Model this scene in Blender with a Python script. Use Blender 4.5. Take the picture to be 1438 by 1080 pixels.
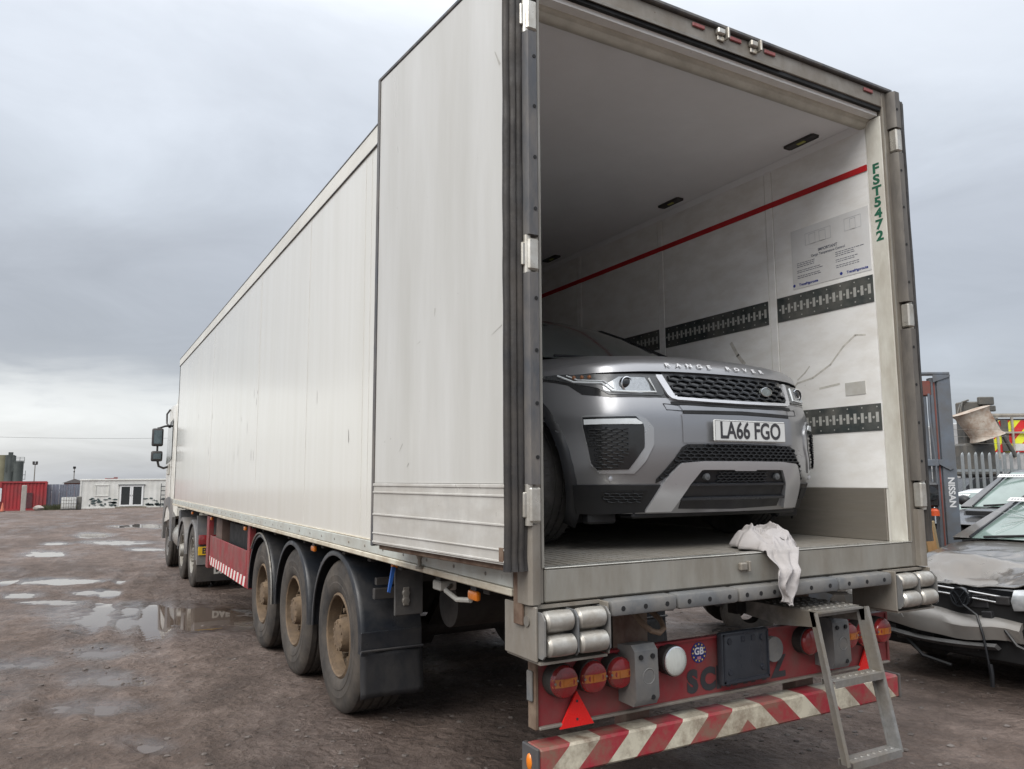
import bpy, bmesh, math, random
import numpy as np
from mathutils import Vector, Matrix, noise as mnoise

for o in list(bpy.data.objects):
    bpy.data.objects.remove(o)
R = math.radians
rng = random.Random(7)
scene = bpy.context.scene
COL = scene.collection

# ------------------------------------------------------------------ camera
cam_data = bpy.data.cameras.new('camera')
cam = bpy.data.objects.new('camera', cam_data)
COL.objects.link(cam)
yaw, pitch, roll = 0.5145, 0.1216, -0.0050
fw = Vector((math.sin(yaw) * math.cos(pitch), math.cos(yaw) * math.cos(pitch), math.sin(pitch)))
rt0 = Vector((math.cos(yaw), -math.sin(yaw), 0))
up0 = rt0.cross(fw)
rt = rt0 * math.cos(roll) + up0 * math.sin(roll)
up = up0 * math.cos(roll) - rt0 * math.sin(roll)
mw = Matrix((rt, up, -fw)).transposed().to_4x4()
mw.translation = Vector((-2.9109, -2.7197, 1.5264))
cam.matrix_world = mw
cam_data.sensor_fit = 'HORIZONTAL'
cam_data.sensor_width = 36.0
cam_data.lens = 36.0 * 1068.5 / 1438.0
cam_data.clip_start = 0.05
cam_data.clip_end = 6000
scene.camera = cam

# ------------------------------------------------------------------ light
SUN_AZ, SUN_EL = R(243), R(45)          # compass style, from +Y clockwise: the light comes from the left
world = bpy.data.worlds.new('World')
scene.world = world
world.use_nodes = True
wn, wl = world.node_tree.nodes, world.node_tree.links
wn.clear()
w_out = wn.new('ShaderNodeOutputWorld')
w_bg = wn.new('ShaderNodeBackground')
w_bg.inputs['Strength'].default_value = 0.1
sky = wn.new('ShaderNodeTexSky')
sky.sky_type = 'NISHITA'
sky.sun_disc = False
sky.sun_elevation = SUN_EL
sky.sun_rotation = SUN_AZ
sky.air_density = 1.0
sky.dust_density = 2.0
geo = wn.new('ShaderNodeTexCoord')
sep = wn.new('ShaderNodeSeparateXYZ')
wl.new(geo.outputs['Generated'], sep.inputs[0])

def wmath(op, a, b=None, clamp=False):
    n = wn.new('ShaderNodeMath')
    n.operation = op
    n.use_clamp = clamp
    for i, v in enumerate((a, b)):
        if v is None:
            continue
        if isinstance(v, (int, float)):
            n.inputs[i].default_value = v
        else:
            wl.new(v, n.inputs[i])
    return n.outputs[0]

zc = wmath('MAXIMUM', sep.outputs[2], 0.0)
den = wmath('ADD', zc, 0.16)
cu_ = wmath('DIVIDE', sep.outputs[0], den)
cv_ = wmath('DIVIDE', sep.outputs[1], den)
comb = wn.new('ShaderNodeCombineXYZ')
wl.new(cu_, comb.inputs[0])
wl.new(cv_, comb.inputs[1])

def wnoise(scale, detail, rough, off, dist=0.0):
    mp = wn.new('ShaderNodeMapping')
    mp.inputs['Location'].default_value = off
    wl.new(comb.outputs[0], mp.inputs[0])
    n = wn.new('ShaderNodeTexNoise')
    n.inputs['Scale'].default_value = scale
    n.inputs['Detail'].default_value = detail
    n.inputs['Roughness'].default_value = rough
    n.inputs['Distortion'].default_value = dist
    wl.new(mp.outputs[0], n.inputs['Vector'])
    return n.outputs['Fac']

def wramp(fac, stops):
    r = wn.new('ShaderNodeValToRGB')
    r.color_ramp.interpolation = 'EASE'
    el = r.color_ramp.elements
    while len(el) < len(stops):
        el.new(0.5)
    for e, (p, c) in zip(el, stops):
        e.position = p
        e.color = (*c, 1)
    wl.new(fac, r.inputs[0])
    return r.outputs[0]

n1 = wnoise(0.50, 6.0, 0.52, (10.0, -6.0, 0.0), 0.3)
n2 = wnoise(1.6, 7.0, 0.58, (7.4, 2.2, 0.0), 0.5)
n3 = wnoise(0.16, 2.0, 0.5, (5.0, -2.0, 0.0))
# a ragged overcast: bright broken low band, heavy grey layer above it, thinner and brighter overhead
elev = wmath('ADD', zc, wmath('ADD', wmath('MULTIPLY', wmath('SUBTRACT', n1, 0.5), 0.20), wmath('MULTIPLY', wmath('SUBTRACT', n2, 0.5), 0.10)))
layer = wramp(elev, [(0.0, (.62, .625, .62)), (0.10, (.60, .61, .61)), (0.155, (.285, .297, .32)), (0.25, (.30, .314, .337)), (0.38, (.40, .435, .465)), (0.50, (.60, .625, .655)), (0.8, (1.15, 1.17, 1.19))])
veil = wramp(elev, [(0.0, (.30, .315, .345)), (0.25, (.35, .37, .405)), (0.50, (.47, .50, .545)), (0.8, (1.15, 1.17, 1.19))])
lm = wn.new('ShaderNodeMix')
lm.data_type = 'RGBA'
wl.new(wmath('MULTIPLY', wmath('SUBTRACT', n3, 0.38), 5.0, True), lm.inputs[0])
wl.new(layer, lm.inputs[6])
wl.new(veil, lm.inputs[7])
cloud = lm.outputs[2]
grad = wmath('ADD', wmath('MULTIPLY', wmath('SUBTRACT', n2, 0.5), 0.35), 0.74)
sc = wn.new('ShaderNodeVectorMath')
sc.operation = 'SCALE'
wl.new(cloud, sc.inputs[0])
sgain = wmath('MULTIPLY', wmath('ADD', grad, wmath('MULTIPLY', zc, 0.35)), 10.0)
wl.new(sgain, sc.inputs['Scale'])
w_mix = wn.new('ShaderNodeMix')
w_mix.data_type = 'RGBA'
w_mix.inputs['Factor'].default_value = 0.9
wl.new(sky.outputs[0], w_mix.inputs[6])
wl.new(sc.outputs[0], w_mix.inputs[7])
wl.new(w_mix.outputs[2], w_bg.inputs['Color'])
wl.new(w_bg.outputs[0], w_out.inputs[0])

sun_data = bpy.data.lights.new('sun', 'SUN')
sun_data.energy = 1.5
sun_data.angle = R(45)
sun_data.color = (1.0, 0.965, 0.91)
sun = bpy.data.objects.new('sun', sun_data)
COL.objects.link(sun)
sd = Vector((math.sin(SUN_AZ) * math.cos(SUN_EL), math.cos(SUN_AZ) * math.cos(SUN_EL), math.sin(SUN_EL)))
sun.rotation_euler = sd.to_track_quat('Z', 'Y').to_euler()
sun.location = (-20, -10, 30)

vs = scene.view_settings
vs.view_transform = 'Standard'
vs.look = 'None'
vs.exposure = 0.95
vs.gamma = 1.0
scene.cycles.max_bounces = 14
scene.cycles.diffuse_bounces = 9

# ------------------------------------------------------------------ materials
MATS = {}

def mat(name, col=(.5, .5, .5), rough=.5, metal=0.0, var=.2, vscale=6.0, stretch=(1, 1, 1), col2=None,
        bump=0.0, bscale=60.0, dirt=None, damt=.5, dscale=2.5, dstretch=(1, 1, 1), dsoft=.18, coat=0.0,
        trans=0.0, alpha=1.0, ior=1.45, emit=None, estr=0.0, rvar=.15, rnd=0.0, spec=.5, rust=None, ramt=.35, rscale=18.0):
    """procedural principled material: two-tone noise, optional dirt layer, rust specks and fine bump"""
    if name in MATS:
        return MATS[name]
    m = bpy.data.materials.new(name)
    m.use_nodes = True
    N, L = m.node_tree.nodes, m.node_tree.links
    b = N['Principled BSDF']
    tc = N.new('ShaderNodeTexCoord')

    def nz(scale, detail, st=(1, 1, 1), off=0.0, rgh=.6):
        mp = N.new('ShaderNodeMapping')
        mp.inputs['Scale'].default_value = st
        mp.inputs['Location'].default_value = (off, off * .7, off * 1.3)
        L.new(tc.outputs['Object'], mp.inputs[0])
        n = N.new('ShaderNodeTexNoise')
        n.inputs['Scale'].default_value = scale
        n.inputs['Detail'].default_value = detail
        n.inputs['Roughness'].default_value = rgh
        L.new(mp.outputs[0], n.inputs['Vector'])
        return n.outputs['Fac']

    def mix(fac, a, c):
        x = N.new('ShaderNodeMix')
        x.data_type = 'RGBA'
        if isinstance(fac, float):
            x.inputs[0].default_value = fac
        else:
            L.new(fac, x.inputs[0])
        for i, v in ((6, a), (7, c)):
            if isinstance(v, tuple):
                x.inputs[i].default_value = (*v, 1)
            else:
                L.new(v, x.inputs[i])
        return x.outputs[2]

    def rng_(fac, a, c_, lo=0.0, hi=1.0):
        r = N.new('ShaderNodeMapRange')
        r.inputs['From Min'].default_value = a
        r.inputs['From Max'].default_value = c_
        r.inputs['To Min'].default_value = lo
        r.inputs['To Max'].default_value = hi
        L.new(fac, r.inputs[0])
        return r.outputs[0]

    c2 = col2 or tuple(c * (1 - var) for c in col)
    f0 = nz(vscale, 5, stretch)
    colour = mix(rng_(f0, .35, .65), col, c2)
    rr = rng_(f0, .3, .7, max(.02, rough - rvar), min(1, rough + rvar))
    if dirt:
        fd = nz(dscale, 7, dstretch, 4.3, .65)
        th = .5 + .22 * (0.5 - damt) * 2
        colour = mix(rng_(fd, th - dsoft, th + dsoft), colour, dirt)
    if rust:
        fr = nz(rscale, 8, (1, 1, 1), 9.1, .7)
        th = .72 - .25 * ramt
        colour = mix(rng_(fr, th - .03, th + .03), colour, rust)
    if rnd:
        oi = N.new('ShaderNodeObjectInfo')
        hs = N.new('ShaderNodeHueSaturation')
        L.new(rng_(oi.outputs['Random'], 0, 1, 1 - rnd, 1 + rnd), hs.inputs['Value'])
        L.new(colour, hs.inputs['Color'])
        colour = hs.outputs[0]
    L.new(colour, b.inputs['Base Color'])
    L.new(rr, b.inputs['Roughness'])
    b.inputs['Metallic'].default_value = metal
    b.inputs['IOR'].default_value = ior
    b.inputs['Specular IOR Level'].default_value = spec
    if coat:
        b.inputs['Coat Weight'].default_value = coat
        b.inputs['Coat Roughness'].default_value = .10
    if trans:
        b.inputs['Transmission Weight'].default_value = trans
    if alpha < 1:
        b.inputs['Alpha'].default_value = alpha
    if emit:
        b.inputs['Emission Color'].default_value = (*emit, 1)
        b.inputs['Emission Strength'].default_value = estr
    if bump:
        bp = N.new('ShaderNodeBump')
        bp.inputs['Strength'].default_value = bump
        bp.inputs['Distance'].default_value = .01
        L.new(nz(bscale, 4, (1, 1, 1), 2.2), bp.inputs['Height'])
        L.new(bp.outputs[0], b.inputs['Normal'])
    MATS[name] = m
    return m

def stripe_mat(name, ca, cb, period, slope, mirror=True, axis='X', dirt=(.10, .075, .055), damt=.45, rough=.5, duty=.5):
    """flat painted diagonal stripes; coordinate along X (or Y), leaning with Z"""
    m = mat(name, ca, rough, dirt=None, var=.0)
    N, L = m.node_tree.nodes, m.node_tree.links
    b = N['Principled BSDF']
    tc = N.new('ShaderNodeTexCoord')
    s = N.new('ShaderNodeSeparateXYZ')
    L.new(tc.outputs['Object'], s.inputs[0])

    def mth(op, a, c=None):
        n = N.new('ShaderNodeMath')
        n.operation = op
        for i, v in enumerate((a, c)):
            if v is None:
                continue
            if isinstance(v, (int, float)):
                n.inputs[i].default_value = v
            else:
                L.new(v, n.inputs[i])
        return n.outputs[0]
    x = s.outputs[0] if axis == 'X' else s.outputs[1]
    if mirror:
        x = mth('ABSOLUTE', x)
    t = mth('ADD', x, mth('MULTIPLY', s.outputs[2], slope))
    fr = mth('FRACT', mth('DIVIDE', mth('ADD', t, 50.0), period))
    st = mth('GREATER_THAN', fr, duty)
    mx = N.new('ShaderNodeMix')
    mx.data_type = 'RGBA'
    L.new(st, mx.inputs[0])
    mx.inputs[6].default_value = (*ca, 1)
    mx.inputs[7].default_value = (*cb, 1)
    no = N.new('ShaderNodeTexNoise')
    no.inputs['Scale'].default_value = 7
    no.inputs['Detail'].default_value = 9
    no.inputs['Roughness'].default_value = .72
    L.new(tc.outputs['Object'], no.inputs['Vector'])
    mr = N.new('ShaderNodeMapRange')
    th = .5 + .22 * (0.5 - damt) * 2
    mr.inputs['From Min'].default_value = th - .05
    mr.inputs['From Max'].default_value = th + .22
    L.new(no.outputs['Fac'], mr.inputs[0])
    m2 = N.new('ShaderNodeMix')
    m2.data_type = 'RGBA'
    L.new(mr.outputs[0], m2.inputs[0])
    L.new(mx.outputs[2], m2.inputs[6])
    m2.inputs[7].default_value = (*dirt, 1)
    L.new(m2.outputs[2], b.inputs['Base Color'])
    return m

# ------------------------------------------------------------------ mesh builder
# tiny pieces that cannot be picked apart singly at the photograph's scale
STUFF_PARTS = {'rivet', 'grip_studs', 'rail_rivets', 'rail_slots', 'bolt_hole', 'lens_screw', 'reflector_screw', 'sticker_star', 'notice_print', 'notice_drawing', 'notice_logo', 'floor_ribs',
               'grille_mesh', 'fog_mesh', 'lower_grille_mesh', 'intake_mesh', 'vent_mesh', 'glass_crack', 'scratch', 'flaked_paint', 'holder_ribs', 'label_print', 'lift_chain', 'indicator', 'roof_seal', 'rail_lip', 'cage', 'walkway_rail'}

class B:
    def __init__(self):
        self.v, self.f, self.mi = [], [], []
        self.cur = 0

    def add(self, verts, faces, M=None):
        o = len(self.v)
        for p in verts:
            p = Vector(p)
            self.v.append(tuple(M @ p) if M is not None else tuple(p))
        for f in faces:
            self.f.append(tuple(i + o for i in f))
            self.mi.append(self.cur)
        return self

    def box(self, x0, x1, y0, y1, z0, z1, bev=0.0, M=None, seg=1):
        if x0 > x1: x0, x1 = x1, x0
        if y0 > y1: y0, y1 = y1, y0
        if z0 > z1: z0, z1 = z1, z0
        if bev <= 0:
            vs_ = [(x0, y0, z0), (x1, y0, z0), (x1, y1, z0), (x0, y1, z0), (x0, y0, z1), (x1, y0, z1), (x1, y1, z1), (x0, y1, z1)]
            return self.add(vs_, [(0, 3, 2, 1), (4, 5, 6, 7), (0, 1, 5, 4), (1, 2, 6, 5), (2, 3, 7, 6), (3, 0, 4, 7)], M)
        bm = bmesh.new()
        bmesh.ops.create_cube(bm, size=1)
        for q in bm.verts:
            q.co = Vector(((x0 + x1) / 2 + q.co.x * (x1 - x0), (y0 + y1) / 2 + q.co.y * (y1 - y0), (z0 + z1) / 2 + q.co.z * (z1 - z0)))
        bmesh.ops.bevel(bm, geom=list(bm.edges), offset=bev, segments=seg, affect='EDGES', profile=.5)
        self.bm(bm, M)
        return self

    def bm(self, bm, M=None):
        bm.verts.index_update()
        self.add([q.co[:] for q in bm.verts], [[q.index for q in f.verts] for f in bm.faces], M)
        bm.free()
        return self

    def cyl(self, p0, p1, r0, r1=None, n=16, cap=True, M=None):
        r1 = r0 if r1 is None else r1
        p0, p1 = Vector(p0), Vector(p1)
        a = (p1 - p0).normalized()
        s = a.orthogonal().normalized()
        t = a.cross(s)
        vs_ = []
        for p, r in ((p0, r0), (p1, r1)):
            for i in range(n):
                th = 2 * math.pi * i / n
                vs_.append(p + (s * math.cos(th) + t * math.sin(th)) * r)
        fs = [(i, (i + 1) % n, n + (i + 1) % n, n + i) for i in range(n)]
        if cap:
            fs += [tuple(reversed(range(n))), tuple(range(n, 2 * n))]
        return self.add(vs_, fs, M)

    def tube(self, pts, r, n=8, M=None):
        pts = [Vector(p) for p in pts]
        vs_, fs = [], []
        prev = None
        for i, p in enumerate(pts):
            a = (pts[min(i + 1, len(pts) - 1)] - pts[max(i - 1, 0)]).normalized()
            if prev is None:
                s = a.orthogonal().normalized()
            else:
                s = (prev - a * prev.dot(a)).normalized()
            prev = s
            t = a.cross(s)
            for k in range(n):
                th = 2 * math.pi * k / n
                vs_.append(p + (s * math.cos(th) + t * math.sin(th)) * r)
        for i in range(len(pts) - 1):
            for k in range(n):
                fs.append((i * n + k, i * n + (k + 1) % n, (i + 1) * n + (k + 1) % n, (i + 1) * n + k))
        fs += [tuple(reversed(range(n))), tuple(range((len(pts) - 1) * n, len(pts) * n))]
        return self.add(vs_, fs, M)

    def lathe(self, prof, org, axis='X', n=32, sgn=1, M=None):
        """profile of (radius, distance along axis)"""
        vs_, fs = [], []
        for r, h in prof:
            for i in range(n):
                th = 2 * math.pi * i / n
                c, s = r * math.cos(th), r * math.sin(th)
                h2 = h * sgn
                if axis == 'X': p = (h2, c, s)
                elif axis == 'Y': p = (c, h2, s)
                else: p = (c, s, h2)
                vs_.append((p[0] + org[0], p[1] + org[1], p[2] + org[2]))
        for j in range(len(prof) - 1):
            for i in range(n):
                fs.append((j * n + i, j * n + (i + 1) % n, (j + 1) * n + (i + 1) % n, (j + 1) * n + i))
        return self.add(vs_, fs, M)

    def prism(self, poly, axis, a0, a1, M=None):
        """closed polygon swept along an axis; poly is in the two other axes in xyz order"""
        n = len(poly)
        vs_ = []
        for a in (a0, a1):
            for p, q in poly:
                vs_.append((a, p, q) if axis == 'X' else (p, a, q) if axis == 'Y' else (p, q, a))
        fs = [(i, (i + 1) % n, n + (i + 1) % n, n + i) for i in range(n)] + [tuple(reversed(range(n))), tuple(range(n, 2 * n))]
        return self.add(vs_, fs, M)

    def grid(self, fn, nu, nv, M=None):
        vs_ = [fn(i / nu, j / nv) for j in range(nv + 1) for i in range(nu + 1)]
        w = nu + 1
        return self.add(vs_, [(j * w + i, j * w + i + 1, (j + 1) * w + i + 1, (j + 1) * w + i) for j in range(nv) for i in range(nu)], M)

    def ball(self, c, r, sub=2, sc=(1, 1, 1), fn=None):
        bm = bmesh.new()
        bmesh.ops.create_icosphere(bm, subdivisions=sub, radius=1)
        for q in bm.verts:
            k = fn(q.co) if fn else 1.0
            q.co = Vector((c[0] + q.co.x * r * sc[0] * k, c[1] + q.co.y * r * sc[1] * k, c[2] + q.co.z * r * sc[2] * k))
        return self.bm(bm)

    def mesh(self, me, M):
        return self.add([v.co[:] for v in me.vertices], [tuple(p.vertices) for p in me.polygons], M)

    def build(self, name, material, parent=None, local=False, angle=35, solid=0.0, recalc=True):
        me = bpy.data.meshes.new(name)
        vs_ = self.v
        root = parent
        while root is not None and root.parent is not None:
            root = root.parent
        if root is not None and not local:
            inv = root.matrix_basis.inverted()
            vs_ = [tuple(inv @ Vector(p)) for p in vs_]
        me.from_pydata(vs_, [], self.f)
        mats_ = material if isinstance(material, (list, tuple)) else [material]
        for m in mats_:
            me.materials.append(m)
        if len(mats_) > 1:
            me.polygons.foreach_set('material_index', self.mi)
        if recalc:
            bm = bmesh.new()
            bm.from_mesh(me)
            bmesh.ops.recalc_face_normals(bm, faces=bm.faces)
            bm.to_mesh(me)
            bm.free()
        me.polygons.foreach_set('use_smooth', [True] * len(me.polygons))
        me.set_sharp_from_angle(angle=R(angle))
        me.update()
        o = bpy.data.objects.new(name, me)
        COL.objects.link(o)
        if parent is not None:
            o.parent = parent
        if name in STUFF_PARTS:
            o['kind'] = 'stuff'
        if solid:
            md = o.modifiers.new('thickness', 'SOLIDIFY')
            md.thickness = solid
            md.offset = -1
        return o

def thing(name, label, cat, loc=(0, 0, 0), rot=0.0, group=None):
    o = bpy.data.objects.new(name, None)
    o.empty_display_size = .2
    COL.objects.link(o)
    o.matrix_basis = Matrix.Translation(loc) @ Matrix.Rotation(rot, 4, 'Z')
    o['label'] = label
    o['category'] = cat
    if group: o['group'] = group
    return o

def tag(o, label, cat, group=None):
    o['label'] = label
    o['category'] = cat
    if group: o['group'] = group
    return o

def struct(o):
    o['kind'] = 'structure'
    return o

def dup(root, M, label, group=None):
    r = root.copy()
    COL.objects.link(r)
    r.matrix_basis = M
    r['label'] = label
    if group: r['group'] = group
    for ch in list(root.children):
        c = ch.copy(); COL.objects.link(c); c.parent = r
        for g in list(ch.children):
            d = g.copy(); COL.objects.link(d); d.parent = c
    return r

TEXTC = {}
def text_mesh(s, size=1.0, ext=.0, bold=0.0):
    key = (s, size, ext, bold)
    if key in TEXTC: return TEXTC[key]
    cu = bpy.data.curves.new('t', 'FONT')
    cu.body = s; cu.size = size; cu.extrude = ext; cu.offset = bold
    cu.align_x = 'CENTER'; cu.align_y = 'CENTER'
    cu.resolution_u = 4
    ob = bpy.data.objects.new('t', cu)
    COL.objects.link(ob)
    dg = bpy.context.evaluated_depsgraph_get()
    me = bpy.data.meshes.new_from_object(ob.evaluated_get(dg))
    bpy.data.objects.remove(ob)
    bpy.data.curves.remove(cu)
    TEXTC[key] = me
    return me

def frame(org, xd, yd):
    xd, yd = Vector(xd).normalized(), Vector(yd).normalized()
    z = xd.cross(yd)
    m = Matrix((xd, yd, z)).transposed().to_4x4()
    m.translation = Vector(org)
    return m

def scaled(M, sx, sy):
    return M @ Matrix.Diagonal((sx, sy, 1, 1))

# palette shared by several things
RUBBER = mat('black_rubber', (.022, .022, .024), .62, var=.35, vscale=14, bump=.15, bscale=90, dirt=(.07, .06, .05), damt=.38)
TYRE = mat('tyre_rubber', (.026, .025, .025), .8, var=.3, vscale=20, dirt=(.078, .066, .055), damt=.55, dscale=4, bump=.1)
DARKP = mat('dark_plastic', (.03, .033, .04), .5, var=.3, vscale=10, dirt=(.075, .065, .055), damt=.4, bump=.06)
STEEL = mat('galvanised_steel', (.27, .27, .265), .5, metal=.4, var=.3, vscale=25, dirt=(.20, .17, .13), damt=.45, bump=.05)
CHROME = mat('bright_metal', (.78, .79, .8), .18, metal=1.0, var=.05)
BLACK = mat('black_void', (.012, .012, .013), .7, var=.2)
CHASSIS = mat('chassis_grime', (.022, .020, .019), .8, var=.4, vscale=8, dirt=(.045, .036, .030), damt=.35)

# ground height: the yard falls gently away ahead of the truck
def plane_z(x, y):
    return -0.07 - 0.014 * y
# ------------------------------------------------------------------ ground
def vnoise(x, y, seed):
    xi, yi = np.floor(x).astype(np.int64), np.floor(y).astype(np.int64)
    fx, fy = x - xi, y - yi
    fx, fy = fx * fx * (3 - 2 * fx), fy * fy * (3 - 2 * fy)

    def h(a, b):
        n = (a * 374761393 + b * 668265263 + seed * 1442695041) & 0xFFFFFFFF
        n = ((n ^ (n >> 13)) * 1274126177) & 0xFFFFFFFF
        return ((n ^ (n >> 16)) & 0xFFFF) / 65535.0
    return (h(xi, yi) * (1 - fx) + h(xi + 1, yi) * fx) * (1 - fy) + (h(xi, yi + 1) * (1 - fx) + h(xi + 1, yi + 1) * fx) * fy

def fbm(x, y, seed, oct_=4):
    t, a, s = 0, .5, 0
    for o in range(oct_):
        t = t + a * vnoise(x * 2 ** o, y * 2 ** o, seed + o)
        s += a
        a *= .55
    return t / s - .5

# puddles: centre x, y, half width along the across-axis, half length along y, angle of the across-axis
PUDDLES = [(-2.07, 8.2, 1.45, 1.15, -33), (-3.12, 13.26, .95, .55, -35), (-2.56, 11.06, .42, .45, -34), (-3.62, 11.54, .3, .4, -34),
           (-3.11, 10.2, .45, .28, -34), (-2.58, 6.0, .36, .34, -33), (-3.18, 5.84, .17, .24, -32), (-2.62, 4.77, .3, .3, -32),
           (-2.68, 3.85, .3, .22, -32), (-2.49, 2.75, .16, .16, -32), (-2.39, 29.6, .72, 1.9, -40), (-.09, 35.6, .8, 2.6, -42),
           (-1.79, 24.3, 1.1, 1.1, -39), (-3.67, 21.0, .6, .95, -37), (-3.42, 25.2, .45, .8, -39), (-1.09, 36.6, .65, 1.3, -42),
           (-1.23, 20.7, .55, .65, -38), (-3.45, 5.9, .12, .22, -32)]

def ground_h(x, y):
    amp = np.clip(1.0 - np.maximum(np.abs(y) - 40, 0) / 60, 0.15, 1)
    h = fbm(x * .55, y * .35, 3, 3) * .05 + fbm(x * 2.3, y * 1.7, 11, 3) * .034 + fbm(x * 9, y * 8, 23, 3) * .026
    # wheel ruts that run across the yard
    q = x * .94 + y * .10 + .25 * fbm(x * .3, y * .3, 41, 2)
    h = h + .012 * np.sin(q * 5.2) * np.clip(fbm(x * .2, y * .08, 57, 2) * 3 + .4, 0, 1)
    # lorry tracks pressed into the mud, with lugs and squeezed-up edges
    for x0, k1, k2 in ((-2.35, .055, .004), (-3.05, .055, .004), (-3.9, -.10, .009), (-4.7, -.10, .009)):
        d = x - (x0 + k1 * (y - 3) + k2 * (y - 3) ** 2)
        on = np.clip(fbm(x * .5, y * .35, 67, 2) * 4 + .9, 0, 1) * np.clip((y + 1.5) / 1.5, 0, 1) * np.clip((22 - y) / 6, 0, 1)
        w_ = np.exp(-(d / .13) ** 4)
        h = h + on * (-.024 * w_ + .016 * np.exp(-((np.abs(d) - .21) / .06) ** 2) + .008 * w_ * np.sin(y * 44 + np.abs(d) * 30))
    # quiet, firm strip where the trailer stands
    k = np.clip(1 - np.maximum(np.abs(x) - 1.7, 0) / .6, 0, 1) * np.clip((y + 1.0) / .8, 0, 1) * np.clip((17.5 - y) / 1.0, 0, 1)
    h = h * (1 - .55 * k) * amp
    edge_n = 1 + 1.3 * fbm(x * 2.1, y * 1.3, 77, 3)
    for cx, cy, a, b, an in PUDDLES:
        ca, sa = math.cos(R(an)), math.sin(R(an))
        s = (x - cx) / (ca * a)
        t = ((y - cy) - s * a * sa) / b
        r2 = s * s + t * t
        h = h - (.040 if b > .3 else .026) * np.exp(-r2 * .9) * edge_n
    # camera side bank to the right, where the wrecks stand, is a touch higher and drier
    return h - 0.07 - 0.014 * y

def spaced(lo, hi, step, far_lo, far_hi, grow=1.06):
    mid = list(np.arange(lo, hi + 1e-6, step))
    a, s = [], step
    p = lo
    while p > far_lo:
        s *= grow
        p -= s
        a.append(p)
    b, s = [], step
    p = hi
    while p < far_hi:
        s *= grow
        p += s
        b.append(p)
    return np.array(a[::-1] + mid + b)

gx = spaced(-5.2, 4.6, .036, -2500, 2500, 1.075)
gy = spaced(-1.5, 9.5, .036, -1500, 3500, 1.035)
GX, GY = np.meshgrid(gx, gy)
GZ = ground_h(GX, GY)
nx, ny = len(gx), len(gy)
gverts = np.stack([GX.ravel(), GY.ravel(), GZ.ravel()], 1)
jj, ii = np.meshgrid(np.arange(ny - 1), np.arange(nx - 1), indexing='ij')
base = (jj * nx + ii).ravel()
gfaces = np.stack([base, base + 1, base + nx + 1, base + nx], 1)
gm = bpy.data.meshes.new('ground')
gm.vertices.add(len(gverts))
gm.vertices.foreach_set('co', gverts.ravel())
gm.loops.add(gfaces.size)
gm.loops.foreach_set('vertex_index', gfaces.ravel())
gm.polygons.add(len(gfaces))
gm.polygons.foreach_set('loop_start', np.arange(0, gfaces.size, 4))
gm.polygons.foreach_set('loop_total', np.full(len(gfaces), 4))
gm.update()
gm.validate()
gm.polygons.foreach_set('use_smooth', [True] * len(gm.polygons))
# damp margins round the standing water, stored on the surface itself
WETV = np.zeros(GX.shape)
for cx, cy, a, b_, an in PUDDLES:
    ca, sa = math.cos(R(an)), math.sin(R(an))
    s_ = (GX - cx) / (ca * a)
    t_ = ((GY - cy) - s_ * a * sa) / b_
    WETV = np.maximum(WETV, np.exp(-(s_ * s_ + t_ * t_) * .45))
low_ = GZ + .07 + .014 * GY
WETV = np.clip(WETV * (1.0 + 1.2 * fbm(GX * 3.1, GY * 2.0, 91, 3)) - 12 * low_ * WETV, 0, 1)
wa = gm.attributes.new('wet', 'FLOAT', 'POINT')
wa.data.foreach_set('value', WETV.ravel().astype(np.float32))
ground = bpy.data.objects.new('ground', gm)
COL.objects.link(ground)
struct(ground)

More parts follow.
